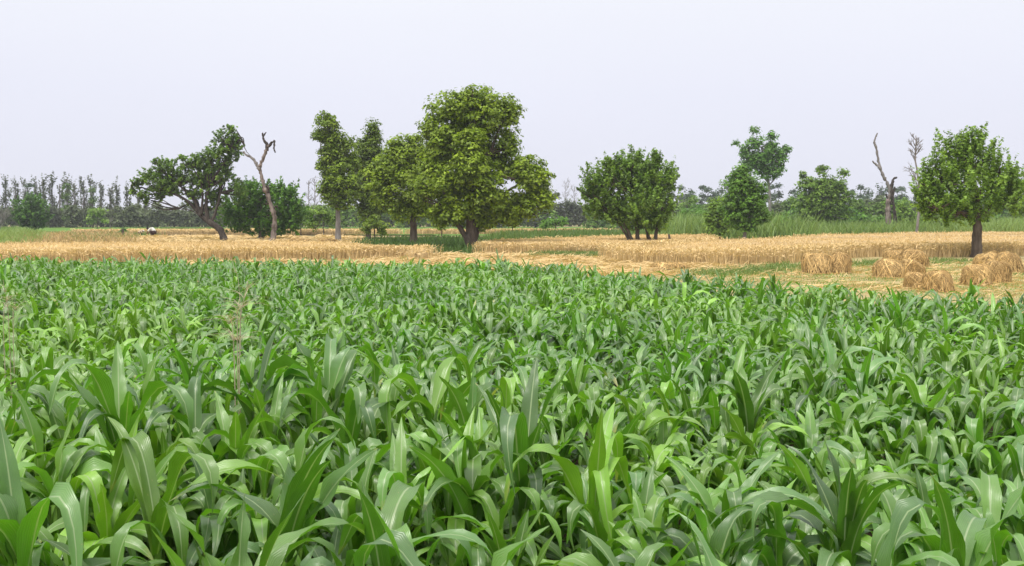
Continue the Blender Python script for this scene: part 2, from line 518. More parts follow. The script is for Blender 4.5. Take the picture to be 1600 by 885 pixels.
def plant_leaves(h, style, r, lod, fs=1.0):
    """list of (lib index, z, yaw, tilt, length scale, width scale)"""
    L = []
    yaw = r.uniform(0, 6.28)
    s = min(h / 0.8, 1.18)
    n_e = {'erect': 5, 'bright': 5, 'arch': 2, 'normal': 3}[style]
    n_a = {'erect': 3, 'bright': 3, 'arch': 7, 'normal': 6}[style]
    n_d = 3 if lod == 0 else (1 if lod == 1 else 0)
    if lod == 2:
        n_a = min(n_a, 5)
        n_e = min(n_e, 4) if style in ('erect', 'bright') else 1
    k = 0
    for i in range(n_d):
        z = h * r.uniform(0.12, 0.32)
        L.append((r.choice(KI['droop']), z, yaw + math.pi * k + r.normal(0, 0.5), r.normal(0, 0.1), s * r.uniform(0.6, 0.9), 0.9)); k += 1
    for i in range(n_a):
        z = h * (0.28 + 0.34 * (i + r.random()) / n_a)
        kk = KI['fold'] if r.random() < 0.38 else KI['arch']
        L.append((r.choice(kk), z, yaw + math.pi * k + r.normal(0, 0.55), r.normal(0, 0.12), s * r.uniform(0.66, 0.98), r.uniform(0.8, 1.1))); k += 1
    for i in range(n_e):
        z = h * (0.42 + 0.14 * i / max(1, n_e))
        ln = (h - z) / 0.53 * r.uniform(0.86, 1.02)
        isE = r.random() < (.62 if style == 'erect' else .30)
        if not isE: ln *= 1.28
        L.append((r.choice(KI['erect'] if isE else KI['fold']), z, yaw + math.pi * k + r.normal(0, 0.6), r.normal(0, 0.08) + (0.12 if style in ('erect', 'bright') else 0), ln, r.uniform(0.75, 1.05) * (0.75 if style == 'erect' else 0.8) * 1.15)); k += 1
    return [(a_, b_, c_, d_, e_ * (fs if a_ not in KI['erect'] else (1 + fs) / 2), f_ * fs) for a_, b_, c_, d_, e_, f_ in L]

# ---- positions
plants = []   # dict
def top_h(px, py, Y): return at(px, py, Y)
HEROES = [  # px, top py, distance, style, hue, value, label
    (182, 485, 4.5, 'erect', .15, .44, 'tall maize plant with two upright dark blades above its neighbours at left'),
    (440, 615, 3.3, 'erect', .05, .46, 'maize plant with one broad grey green upright blade left of centre'),
    (398, 462, 5.0, 'arch', .05, .42, 'tall dark maize plant just behind the dry grass weed, leaves crossing'),
    (512, 450, 5.2, 'erect', .05, .52, 'tall maize plant with pale rounded upright blade left of centre'),
    (545, 520, 4.6, 'arch', .0, .42, 'tall maize plant with long dark arching blades left of centre'),
    (672, 478, 5.0, 'erect', .45, .50, 'tall maize plant with light green whorl and stem in the centre'),
    (735, 540, 4.7, 'arch', .25, .52, 'tall maize plant with one pale blade arching right, centre of the field'),
    (818, 520, 3.9, 'erect', .0, .38, 'tall maize plant with narrow dark pointed blades near the middle'),
    (930, 585, 3.8, 'bright', .85, .60, 'bright yellow green maize plant fanning out right of the middle'),
    (1325, 635, 3.4, 'erect', .0, .36, 'tall maize plant with very dark broad upright blades at right'),
    (1172, 535, 5.6, 'erect', .25, .38, 'dark green upright maize plant standing out right of the middle'),
    (1074, 408, 17.0, 'erect', .0, .42, 'tall bluish maize plant at the far edge of the field before the wheat'),
    (752, 396, 21.6, 'erect', .05, .46, 'slender maize plant poking up at the far edge before the large tree'),
    (1270, 480, 8.5, 'erect', .05, .46, 'broad leaved bluish maize plant in the right half of the field'),
    (1145, 770, 2.75, 'erect', .2, .54, 'maize plant with one pointed pale blade at the bottom right of centre'),
    (20, 640, 3.1, 'arch', .1, .48, 'maize plant with big arching blade at the left edge of the picture'),
    (372, 735, 2.7, 'erect', .35, .46, 'maize plant with a yellow streaked blade at the bottom left'),
    (700, 745, 2.6, 'arch', .1, .52, 'maize plant with broad arching blades at the bottom centre'),
    (1385, 745, 2.75, 'arch', .15, .52, 'maize plant with long curved pale blade at the bottom right'),
    (238, 600, 3.5, 'bright', .7, .46, 'maize plant with tall yellow green striped centre at left'),
    (1500, 690, 3.0, 'normal', .2, .5, 'maize plant with drooping grey green blades at lower right edge'),
    (600, 700, 3.1, 'arch', .2, .52, 'maize plant with squared folded blades below the centre'),
    (300, 545, 4.6, 'arch', .0, .46, 'maize plant with broad dark arched blade left of the dry weed'),
    (100, 520, 4.9, 'arch', .1, .44, 'tall maize plant with rolled dark blade near the left edge'),
]
for px, py, D, st, hu, va, lab in HEROES:
    p = at(px, py, D)
    plants.append(dict(x=p[0], y=D, h=p[2] * 0.98, style=st, hue=hu, val=va, dry=0.0, label=lab, hero=True))
hx = np.array([p['x'] for p in plants]); hy = np.array([p['y'] for p in plants])

SP = 0.180
y = 1.45
row = 0
while y < 28.5:
    half = 0.52 * y * 1.18 + 0.9
    xs = np.arange(-half, half, SP * (1.0 + 0.012 * y)) + rng.uniform(-0.1, 0.1)
    for x in xs:
        X = x + rng.normal(0, 0.07); Y = y + rng.normal(0, 0.07)
        if Y < 1.35: continue
        if Y > edge_y(X) + rng.normal(0, 0.25): continue
        if np.min((hx - X) ** 2 + (hy - Y) ** 2) < 0.16 ** 2: continue
        hm = 0.79 + 0.055 * float(wav(X, Y, 0.9)) + 0.03 * float(wav(X, Y, 3.1, 2))
        pxx = 800 + F * X / Y
        if 60 < pxx < 820 and 3.6 < Y < 6.5: hm += 0.15
        if Y < 3.4: hm -= 0.03
        if Y > 9: hm += 0.035
        h = hm * rng.uniform(0.76, 1.17)
        u = rng.random()
        if Y > 2.4 and u < 0.05: h *= 1.22
        if rng.random() < 0.05 and Y > 2.6: continue
        hue = float(np.clip(0.34 + 0.40 * wav(X, Y, 0.55, 1.0) + rng.normal(0, 0.24) + (0.25 if (X < -3 and 6 < Y < 11) else 0), 0, 1))
        val = float(np.clip(0.5 + 0.06 * wav(X, Y, 0.8, 4) + rng.normal(0, 0.07), 0.3, 0.72))
        q = rng.random()
        style = 'erect' if q < 0.16 else ('arch' if q < 0.5 else ('bright' if q < 0.56 else 'normal'))
        if Y > edge_y(X) - 0.8 and rng.random() < 0.4: style = 'erect'
        plants.append(dict(x=X, y=Y, h=h, style=style, hue=hue, val=val, dry=0.0, label=None, hero=False))
    y += SP * (1.0 + 0.012 * y)

# choose the 300 nearest that show in the frame
order = []
for i, p in enumerate(plants):
    a, b, d = project(p['x'], p['y'], p['h'])
    a2, b2, _ = project(p['x'], p['y'], p['h'] * 0.6)
    vis = (-25 < a < 1625) and (b < 885)
    if p['hero'] and vis and p['y'] < 9: order.append((-1, i))
    elif vis: order.append((p['y'], i))
order.sort()
near = set(i for _, i in order[:290])
for i, p in enumerate(plants):
    if p['hero']: near.add(i)

ZC = ['at the left edge', 'far left', 'left', 'left of centre', 'just left of the middle', 'just right of the middle', 'right of centre', 'right', 'far right', 'at the right edge']
def stem_mesh(h):
    zz = np.linspace(0, h * 0.60, 7)
    P = np.stack([np.sin(zz * 4) * 0.004, np.cos(zz * 3) * 0.004 - 0.004, zz - 0.02], -1)
    rad = np.linspace(0.016, 0.012, 7)
    V, Q, T = tube(P, rad, 7)
    return mesh_np('maize_stem', V, Q, M_STEM, True, tris=T)
STEMS = {k: stem_mesh(k) for k in (0.7, 0.8, 0.9, 1.1, 1.3, 1.5)}

far_items = {1: {}, 2: {}}
fr = np.random.default_rng(55)
n_ind = 0
for i, p in enumerate(plants):
    if i in near:
        n_ind += 1
        root = empty('maize_plant', (p['x'], p['y'], 0.004))
        a, b, d = project(p['x'], p['y'], p['h'])
        if p['label']:
            lab, grp = p['label'], 'maize plants growing at the front of the field'
        else:
            zi = int(np.clip(a / 160, 0, 9))
            band = 'front row' if b > 760 else ('second row' if b > 690 else ('third row' if b > 630 else 'fourth row'))
            tone = 'yellowish' if p['hue'] > .5 else ('dark' if p['val'] < .46 else ('pale' if p['val'] > .55 else 'mid green'))
            form = {'erect': 'upright', 'bright': 'fan shaped', 'arch': 'arching', 'normal': 'leafy'}[p['style']]
            size = 'tall ' if p['h'] > .93 else ('short ' if p['h'] < .7 else '')
            lab = f'{size}{tone} {form} maize plant, {band}, {ZC[zi]}'
            grp = lab.replace('maize plant', 'maize plants')
        tag(root, lab, 'maize plant', grp)
        k = min(STEMS, key=lambda q: abs(q - p['h']))
        s = link('stem', STEMS[k], root)
        s.scale = (1, 1, p['h'] / k)
        for (li, z, yaw, tilt, ls, ws) in plant_leaves(p['h'], p['style'], fr, 0, 1.0 if p['hero'] else float(np.interp(p['y'], [2, 6], [.88, .78]))):
            o = link('leaf', LEAF_MESH[li], root)
            o.location = (0, 0, z)
            o.rotation_euler = (0, tilt, yaw)
            if p['hero']: ws *= 1.06
            o.scale = (ls, ws, ls)
            o.color = (float(np.clip(p['hue'] + fr.normal(0, .12), 0, 1)), float(np.clip(p['val'] * fr.uniform(.72, 1.25), .2, .8)),
                       float(0.09 if fr.random() < 0.02 else fr.uniform(-0.2, 0.02)), 1)
    else:
        lod = 1 if p['y'] < 7.5 else 2
        for (li, z, yaw, tilt, ls, ws) in plant_leaves(p['h'], p['style'], fr, lod, float(np.interp(p['y'], [2, 6, 12], [.88, .78, .71]))):
            far_items[lod].setdefault(int(li), []).append((p['x'], p['y'], z, yaw, tilt, ls, ws * (1.0 if lod == 1 else 1.12),
                float(np.clip(p['hue'] + fr.normal(0, .12), 0, 1)), float(np.clip(p['val'] * fr.uniform(.7, 1.3), .2, .8)),
                0.16 if fr.random() < 0.01 else fr.uniform(-0.2, 0.02)))

AV, AQ, AU, AT = [], [], [], []
n0 = 0
for lod, LIB in ((1, LIB_MID), (2, LIB_LO)):
    for li, arr in far_items[lod].items():
        A = np.array(arr)
        V, Q, UV = LIB[li]
        M = len(A)
        X = V[None, :, 0] * A[:, 5, None]; Yv = V[None, :, 1] * A[:, 6, None]; Z = V[None, :, 2] * A[:, 5, None]
        ct, st = np.cos(A[:, 4, None]), np.sin(A[:, 4, None])
        X, Z = X * ct + Z * st, -X * st + Z * ct
        cz, sz = np.cos(A[:, 3, None]), np.sin(A[:, 3, None])
        X, Yv = X * cz - Yv * sz, X * sz + Yv * cz
        P = np.stack([X + A[:, 0, None], Yv + A[:, 1, None], Z + A[:, 2, None]], -1).reshape(-1, 3)
        nv = len(V)
        AQ.append((Q[None] + (n0 + np.arange(M) * nv)[:, None, None]).reshape(-1, 4))
        AV.append(P); AU.append(np.tile(UV, (M, 1)))
        AT.append(np.repeat(np.stack([A[:, 7], A[:, 8], A[:, 9], np.ones(M)], -1), nv, axis=0))
        n0 += M * nv
me = mesh_np('maize_field', np.vstack(AV), np.vstack(AQ), M_LEAF_FAR, True, tint=np.vstack(AT), uv=np.vstack(AU))
print('maize quads', len(me.polygons), 'plants', len(plants), 'individual', n_ind)
tag(link('maize_field', me), 'dense green maize crop behind the front plants, filling the field to its far edge', 'maize', None, 'stuff')

# ------------------------------------------------------------------ blades helper: tapered blades standing / lying
def blades(base, direc, length, width, hue, val, bend=0.3, r=rng, segs=2, side=None):
    """each blade: 'segs' quads, tapered, bending down"""
    n = len(base)
    d = unit(direc)
    if side is None:
        side = unit(np.cross(d, unit(r.normal(size=(n, 3)))))
    bd = np.zeros((n, 3)); bd[:, 2] = -1
    hd = d.copy(); hd[:, 2] = 0
    lv = []
    for k in range(segs + 1):
        t = k / segs
        c = base + d * (length * t)[:, None] + (bd * 0.6 + unit(hd + 1e-6) * 0.5) * (length * bend * t * t)[:, None]
        ww = width * (1 - 0.85 * t) * 0.5
        lv.append(c - side * ww[:, None]); lv.append(c + side * ww[:, None])
    V = np.stack(lv, 1).reshape(-1, 3)
    m = 2 * (segs + 1)
    o = (np.arange(n) * m)[:, None]
    Q = np.concatenate([np.concatenate([o + 2 * k, o + 2 * k + 1, o + 2 * k + 3, o + 2 * k + 2], 1) for k in range(segs)])
    C = np.repeat(np.stack([hue, val, np.zeros(n), np.ones(n)], -1), m, axis=0)
    return V, Q, C

def inpoly(P, poly):
    x, y = P[:, 0], P[:, 1]
    r = np.zeros(len(P), bool)
    n = len(poly)
    for i in range(n):
        x1, y1 = poly[i]; x2, y2 = poly[(i + 1) % n]
        c = ((y1 > y) != (y2 > y)) & (x < (x2 - x1) * (y - y1) / (y2 - y1 + 1e-12) + x1)
        r ^= c
    return r

def scatter(poly, n, r=rng, power=2.0):
    """points in poly, density falling with distance"""
    p = np.array(poly)
    lo, hi = p.min(0), p.max(0)
    out_ = []
    tot = 0
    dmin = max(lo[1], 1)
    for _ in range(400):
        q = lo + r.random((n * 2, 2)) * (hi - lo)
        q = q[r.random(len(q)) < (dmin / np.maximum(q[:, 1], 1)) ** power]
        q = q[inpoly(q, poly)]
        out_.append(q); tot += len(q)
        if tot >= n: break
    q = np.vstack(out_)
    return q[:n]

def edge_points(line, n, r=rng, spread=0.25):
    L = np.array(line)
    seg = np.linalg.norm(L[1:] - L[:-1], axis=1)
    i = r.choice(len(seg), n, p=seg / seg.sum())
    t = r.random(n)
    return L[i] + (L[i + 1] - L[i]) * t[:, None] + r.normal(0, spread, (n, 2))

# ------------------------------------------------------------------ standing wheat
def wheat(poly, front, h, n_top, n_edge, label, wpx=0.8):
    acc = Acc()
    poly = [tuple(p) for p in poly]
    # under-canopy block with uneven top
    p = np.array(poly); lo, hi = p.min(0), p.max(0)
    cell = 0.5
    nx = int((hi[0] - lo[0]) / cell) + 2; ny = int((hi[1] - lo[1]) / cell) + 2
    gx, gy = np.meshgrid(lo[0] - cell / 2 + np.arange(nx) * cell, lo[1] - cell / 2 + np.arange(ny) * cell)
    cx, cy_ = gx[:-1, :-1] + cell / 2, gy[:-1, :-1] + cell / 2
    ins = inpoly(np.stack([cx.ravel(), cy_.ravel()], -1), poly).reshape(cx.shape)
    hz = h * (0.80 + 0.10 * wav(gx, gy, 0.35) + 0.05 * wav(gx, gy, 2.7, 3))
    gxj = gx + 0.12 * wav(gx, gy, 3.1, 5); gyj = gy + 0.12 * wav(gx, gy, 2.7, 1)
    pi_ = np.pad(ins, 1).astype(float)
    full = (pi_[:-1, :-1] + pi_[1:, :-1] + pi_[:-1, 1:] + pi_[1:, 1:]) / 4      # 1 inside, <1 on the border
    hz = np.where(full > .99, hz, hz * (.45 + .3 * rng.random(hz.shape)))
    top = np.stack([gxj, gyj, hz], -1).reshape(-1, 3)
    bot = np.stack([gxj, gyj, np.full(gx.shape, 0.008)], -1).reshape(-1, 3)
    nv = len(top)
    jj, ii = np.nonzero(ins)
    a = jj * nx + ii
    Q = [np.stack([a, a + 1, a + nx + 1, a + nx], -1)]
    pad = np.pad(ins, 1)
    for dj, di, e in ((-1, 0, (0, 1)), (1, 0, (nx + 1, nx)), (0, -1, (nx, 0)), (0, 1, (1, nx + 1))):
        m = ~pad[jj + 1 + dj, ii + 1 + di]
        aa = a[m]
        Q.append(np.stack([aa + e[0] + nv, aa + e[1] + nv, aa + e[1], aa + e[0]], -1))
    VV = np.vstack([top, bot])
    cc = np.zeros((2 * nv, 4)); cc[:, 3] = 1
    nn = wav(VV[:, 0], VV[:, 1], 1.3, 2)
    cc[:, 0] = np.clip(0.35 + 0.25 * nn, 0, 1); cc[:, 1] = 0.42
    cc[nv:, 0] = 0.2; cc[nv:, 1] = 0.40
    acc.add(VV, np.vstack(Q), None, cc)
    # ears and stalks over the top
    q = scatter(poly, n_top)
    n = len(q)
    D = q[:, 1]
    z0 = h * (0.72 + 0.10 * wav(q[:, 0], q[:, 1], 0.35) + 0.05 * wav(q[:, 0], q[:, 1], 2.7, 3))
    b = np.stack([q[:, 0], q[:, 1], z0], -1)
    d = np.stack([rng.normal(0, .45, n), rng.normal(0, .35, n), np.ones(n)], -1)
    pt = 0.5 + 0.5 * wav(q[:, 0], q[:, 1], 0.35, 6) + .35 * wav(q[:, 0], q[:, 1] * 2, 0.9, 9)
    hue = np.clip(0.62 + 0.3 * (pt - .5) + rng.normal(0, .18, n), 0, 1)
    val = np.clip(0.50 + 0.05 * (pt - .5) + rng.normal(0, .06, n), .3, .7)
    V, Q, C = blades(b, d, h * rng.uniform(.22, .42, n), D * wpx * 0.00065 * rng.uniform(.8, 1.5, n) + 0.006, hue, val, 0.5, segs=1, side=unit(np.stack([np.ones(n), rng.normal(0, .4, n), rng.normal(0, .3, n)], -1)))
    acc.add(V, Q, None, C)
    # front: whole stalks
    q = np.vstack([edge_points(front, n_edge, spread=0.30), edge_points(poly + [poly[0]], n_edge // 3, spread=0.3)])
    n = len(q)
    b = np.stack([q[:, 0], q[:, 1], np.full(n, 0.004)], -1)
    d = np.stack([rng.normal(0, .10, n), rng.normal(-0.03, .10, n), np.ones(n)], -1)
    ln = h * rng.uniform(.55, 1.12, n) * (1 + .12 * wav(q[:, 0], q[:, 1], 1.9, 4))
    hue = np.clip(0.55 + rng.normal(0, .22, n) + .15 * wav(q[:, 0], q[:, 1], .8), 0, 1)
    val = np.clip(0.47 + rng.normal(0, .07, n), .28, .7)
    V, Q, C = blades(b, d, ln, q[:, 1] * 0.00055 * rng.uniform(.7, 1.4, n) + 0.004, hue, val, 0.12, segs=3, side=unit(np.stack([np.ones(n), rng.normal(0, .3, n), np.zeros(n)], -1)))
    acc.add(V, Q, None, C)
    # ears at the stalk tips
    tipb = b + unit(d) * ln[:, None] * 0.86
    V, Q, C = blades(tipb, d + rng.normal(0, .5, (n, 3)), np.full(n, .13), q[:, 1] * 0.0009 * rng.uniform(.7, 1.3, n), np.clip(hue + .25, 0, 1), val + 0.04, 0.6, segs=1)
    acc.add(V, Q, None, C)
    return tag(link('standing_wheat', acc.mesh('standing_wheat', M_STRAW)), label, 'wheat', None, 'stuff')

def topY(px, ytop, h):      # distance at which wheat of height h shows its top at ytop
    d = ray(px, ytop); t = (h - H) / d[2]
    return (d[0] * t, d[1] * t)
hw = 0.55
A_front = [gnd(-140, 417)[:2], gnd(0, 412)[:2], gnd(300, 409)[:2], gnd(400, 407)[:2], gnd(600, 405)[:2], gnd(664, 403)[:2]]
A_back = [topY(660, 387, hw), topY(560, 379, hw), topY(480, 375.5, hw), topY(300, 375, hw), topY(0, 378, hw), topY(-140, 380, hw)]
wheat([tuple(p) for p in A_front] + A_back, A_front, hw, 27000, 8000, 'low patch of ripe standing wheat just beyond the maize, left of the large tree')
B_front = [gnd(752, 396)[:2], gnd(850, 397.5)[:2], gnd(965, 399)[:2], gnd(1040, 392)[:2], gnd(1110, 384)[:2]]
B_back = [topY(1105, 365, hw), topY(1000, 366, hw), topY(880, 369, hw), topY(770, 373.5, hw)]
wheat([tuple(p) for p in B_front] + B_back, B_front, hw, 18000, 7000, 'ripe wheat patch between the large tree and the many stemmed tree')
C_front = [gnd(958, 403)[:2], gnd(1010, 414)[:2], gnd(1090, 415)[:2], gnd(1180, 413)[:2], gnd(1260, 407)[:2], gnd(1340, 401)[:2], gnd(1450, 402)[:2], gnd(1600, 399)[:2], gnd(1800, 399)[:2]]
C_back = [topY(1800, 357, .62), topY(1600, 357.5, .62), topY(1480, 361, .62), topY(1300, 364, .62), topY(1200, 370, .62), topY(1120, 371, .62), topY(1030, 381, .62)]
wheat([tuple(p) for p in C_front] + C_back, C_front, 0.62, 37000, 14000, 'wide field of ripe standing wheat behind the sheaves at right')
Dl = [gnd(120, 367)[:2], gnd(330, 367.5)[:2], gnd(520, 367)[:2], gnd(620, 366)[:2]]
wheat([tuple(p) for p in Dl] + [topY(620, 357, hw), topY(400, 356.5, hw), topY(120, 357.5, hw)], Dl, hw, 6000, 3500, 'far strip of standing wheat behind the leaning tree', 0.9)
El = [gnd(640, 366)[:2], gnd(780, 366)[:2], gnd(960, 365)[:2]]
wheat([tuple(p) for p in El] + [topY(960, 357, hw), topY(640, 357.5, hw)], El, hw, 4000, 2500, 'far pale wheat strip seen behind the reeds in the centre', 0.9)

# ------------------------------------------------------------------ cut straw lying on the stubble
def lying_straw(poly, n_cl, per, label, name='cut_straw', hgt=0.16, power=1.5, hue0=0.75):
    q = scatter(poly, n_cl, power=power)
    acc = Acc()
    # flat irregular heaps
    for k, (x, yy) in enumerate(q):
        m = per
        s = rng.uniform(0.25, 0.6)
        th = rng.uniform(0, 3.14)
        a = rng.normal(0, s, m) * 1.3; bb = rng.normal(0, s * .45, m)
        px = x + a; py = yy + bb
        r2 = (a / (1.3 * s)) ** 2 + (bb / (.45 * s)) ** 2
        z = 0.02 + hgt * np.exp(-r2 * .6) * rng.random(m) ** .6
        b = np.stack([px, py, z], -1)
        an = th + rng.normal(0, .6, m)
        d = np.stack([np.cos(an), np.sin(an) * .6, rng.normal(0, .22, m)], -1)
        V, Q, C = blades(b, d, rng.uniform(.2, .5, m), np.full(m, 0.0007 * yy), np.clip(hue0 + rng.normal(0, .2, m), 0, 1), np.clip(.5 + rng.normal(0, .08, m), .3, .7), 0.3,
                         side=unit(np.stack([-np.sin(an), np.cos(an) * .3, np.full(m, .8)], -1)), segs=1)
        acc.add(V, Q, None, C)
    return tag(link(name, acc.mesh(name, M_STRAW)), label, 'straw', None, 'stuff')

lying_straw(gp((560, 410), (660, 399), (1000, 401), (1010, 416), (1180, 417), (1150, 424), (1030, 432), (820, 432), (560, 425)), 420, 55, 'cut wheat straw lying in loose rows between the maize and the large tree')
lying_straw(gp((150, 380), (190, 370), (560, 370), (620, 378), (560, 384), (300, 384)), 420, 32, 'cut wheat lying in rows around the leaning tree, beyond the near wheat', hgt=.22)
lying_straw(gp((270, 430), (270, 412), (640, 410), (640, 425)), 200, 45, 'cut straw litter between the maize edge and the low wheat')
lying_straw(gp((1060, 440), (1140, 424), (1600, 405), (1700, 440), (1600, 470), (1400, 462), (1250, 445)), 260, 14, 'thin straw scattered on the stubble around the sheaves', hgt=.03)

# ------------------------------------------------------------------ grass and weeds
def grass(poly, n, h, label, name='grass', hue=.3, val=.5, mat=None, wk=0.0009, bend=.35, power=2.0, cat='grass', hs=.35):
    q = scatter(poly, n, power=power)
    q = q + rng.normal(0, 1, q.shape) * np.array([.5, .35])          # ragged, thinning margins
    q = q[wav(q[:, 0], q[:, 1], 1.7, 8) + rng.normal(0, .35, len(q)) > -.75]
    q = q[q[:, 1] > edge_y(q[:, 0]) + .3]
    n = len(q)
    b = np.stack([q[:, 0], q[:, 1], np.zeros(n)], -1)
    hh = h * (1 + .3 * wav(q[:, 0], q[:, 1], 1.1, 2)) * rng.uniform(1 - hs, 1 + hs, n)
    d = np.stack([rng.normal(0, .25, n), rng.normal(0, .25, n), np.ones(n)], -1)
    V, Q, C = blades(b, d, hh, q[:, 1] * wk * rng.uniform(.7, 1.4, n), np.clip(hue + .12 * wav(q[:, 0], q[:, 1], .7) + rng.normal(0, .15, n), 0, 1),
                     np.clip(val + rng.normal(0, .08, n), .2, .75), bend, segs=2)
    acc = Acc(); acc.add(V, Q, None, C)
    return tag(link(name, acc.mesh(name, mat or M_GRASS)), label, cat, None, 'stuff')

grass(gp((840, 399), (950, 399), (945, 404), (840, 403)), 2500, .26, 'narrow strip of green grass along the foot of the central wheat', hue=.65)
grass(gp((1085, 424), (1175, 420), (1240, 412), (1245, 417), (1180, 431), (1090, 432)), 3000, .17, 'green grass strip between the wheat and the maize, left of the sheaves', hue=.7)
grass(gp((1325, 412), (1390, 408), (1510, 406), (1510, 411), (1380, 415), (1325, 417)), 2200, .14, 'green grass strip along the wheat edge behind the sheaves', hue=.7)
grass(gp((1570, 436), (1590, 418), (1760, 414), (1760, 440)), 1800, .08, 'low green grass at the right edge beside the sheaves', hue=.6)
grass(gp((1060, 445), (1140, 424), (1500, 410), (1700, 430), (1600, 470), (1400, 462), (1250, 445)), 9000, .07, 'thin dry grass cover on the stubble ground around the sheaves', hue=.95, val=.6)
grass(gp((-150, 386), (-150, 362), (40, 361), (62, 370), (66, 383), (40, 387)), 8000, .75, 'pale feathery green grass clump at the left edge', hue=.85, val=.6, wk=.0008, hs=.3)
grass(gp((100, 370), (240, 361), (260, 366), (150, 384), (110, 384)), 1300, .5, 'mixed green weeds on the field bank near the round bush', hue=.25, val=.62)
grass(gp((20, 380), (60, 368), (150, 366), (205, 370), (200, 386), (30, 388)), 6500, .5, 'dry brown weeds and stalks on the field bank at left', 'dry_weeds', .4, .42, M_STRAW)
grass(gp((560, 387), (580, 376), (760, 374), (765, 397), (680, 395)), 5500, .42, 'dark green broad bladed crop strip under the large tree', 'sorghum_strip', .08, .40, wk=.0013, cat='sorghum', bend=.2)
grass(gp((770, 384), (780, 369), (900, 366), (1010, 366), (1010, 380), (880, 379)), 7000, .62, 'green reed like crop behind the central wheat', 'sorghum_strip', .35, .46, wk=.0011, cat='sorghum', bend=.2)
grass(gp((300, 362), (600, 362), (600, 357.5), (250, 357.5)), 3000, .3, 'far green crop strip beyond the wheat at left', hue=.4, val=.5)
grass([(12, 78), (24, 78), (26, 100), (14, 100)], 7000, 1.75, 'tall green reeds behind the wheat left of the round tree', 'reed_bed', .62, .60, wk=.0011, cat='reeds', bend=.25, hs=.55)
grass([(36, 84), (50, 84), (54, 105), (36, 105)], 8000, 1.5, 'tall light green grass mass in front of the dead snag at right', 'reed_bed', .7, .64, wk=.0011, cat='reeds', bend=.3, hs=.55)
grass([(26, 80), (36, 82), (38, 100), (28, 100)], 5000, 1.2, 'tall grass between the round tree and the twin topped bush', 'reed_bed', .65, .58, wk=.0011, cat='reeds', bend=.3, hs=.55)

# ------------------------------------------------------------------ trees
def crown_mesh(lobes, D, mat, leaf=0.13, cr=0.4, dens=1.0, elong=0.0, seed=1, aspect=1.6, hue=(.5, .2), val=(.5, .08), fill=0.55, yoff=0.0, origin=None, loose=0.0):
    """lobes in photograph pixels (cx, cy, rx, ry[, depth offset m]) at distance D -> leaves as small folded quads"""
    r = np.random.default_rng(seed)
    PP, NN, HH, VV_ = [], [], [], []
    twig = []
    bx = np.mean([l[0] for l in lobes]); 
    cen = np.mean([at(l[0], l[1], D) for l in lobes], axis=0)
    for l in lobes:
        dy = l[4] if len(l) > 4 else 0.0
        c = at(l[0], l[1], D + dy + yoff)
        rx = l[2] * D / F; rz = l[3] * D / F
        ry = (rx + rz) / 2 * 0.9
        rad = np.array([rx, ry, rz])
        nc = int(max(6, dens * 6.8 * (rx * rz + rx * ry + ry * rz) / 3 * 4 / (cr * cr) * 0.30))
        dr = unit(r.normal(size=(nc, 3)))
        rr = r.random(nc) ** fill
        mx_ = 1 - cr / max(rx, rz) * 0.75
        pc = c + dr * rad * (rr * max(mx_, .35))[:, None] * (1 + 0.10 * r.normal(size=nc))[:, None]
        pc[:, 2] = np.maximum(pc[:, 2], 0.15)
        for k in range(nc):
            m = int(r.uniform(.6, 1.4) * 2.9 * (cr / leaf) ** 2 * (0.6 + .6 * (1 - loose)))
            s = cr * r.uniform(.6, 1.3)
            q = unit(r.normal(size=(m, 3)))
            q[:, 2] = np.where(q[:, 2] < -0.35, -q[:, 2], q[:, 2])
            q = unit(q)
            q *= (r.random(m) ** .4)[:, None]
            out = unit(pc[k] - (c - np.array([0, 0, rz * .6])))
            if elong > 0:
                ax = unit(out + np.array([0, 0, .5]) + r.normal(0, .2, 3))
                t = r.uniform(-.7, 1.0, m) * elong * r.uniform(.6, 1.3)
                pos = pc[k] + q * s * 0.42 * (1 - .45 * np.abs(t[:, None] / elong)) + ax * t[:, None]
            else:
                pos = pc[k] + q * s * np.array([1, 1, .88])
            nn = unit(q * 1.0 + out * .5 + np.array([0, 0, .35]) + r.normal(0, .42, (m, 3)))
            PP.append(pos); NN.append(nn)
            h0 = r.normal(hue[0], hue[1]); v0 = r.normal(val[0], val[1])
            HH.append(np.clip(h0 + r.normal(0, .12, m), 0, 1)); VV_.append(np.clip(v0 + r.normal(0, .07, m), .22, .8))
            twig.append(pc[k])
    P = np.vstack(PP); Nn = np.vstack(NN); hh = np.concatenate(HH); vv = np.concatenate(VV_)
    n = len(P)
    a = unit(np.cross(Nn, unit(r.normal(size=(n, 3)))))
    b = np.cross(Nn, a)
    s = leaf * 1.25 * r.uniform(.65, 1.3, n)[:, None]
    # leaf: rhombus bent along its midrib (4 verts)
    V = np.stack([P - a * s * .40 - b * s * .42 / aspect, P + a * s * .66 + b * s * .05, P - a * s * .40 + b * s * .50 / aspect], 1).reshape(-1, 3)
    Q = np.arange(3 * n).reshape(-1, 3)
    C = np.repeat(np.stack([hh, vv, np.zeros(n), np.ones(n)], -1), 3, axis=0)
    if origin is not None: V = V - origin
    V[:, 2] = np.maximum(V[:, 2], 0.01)
    return mesh_np('crown', V, None, mat, False, tint=C, tris=Q), np.array(twig), n

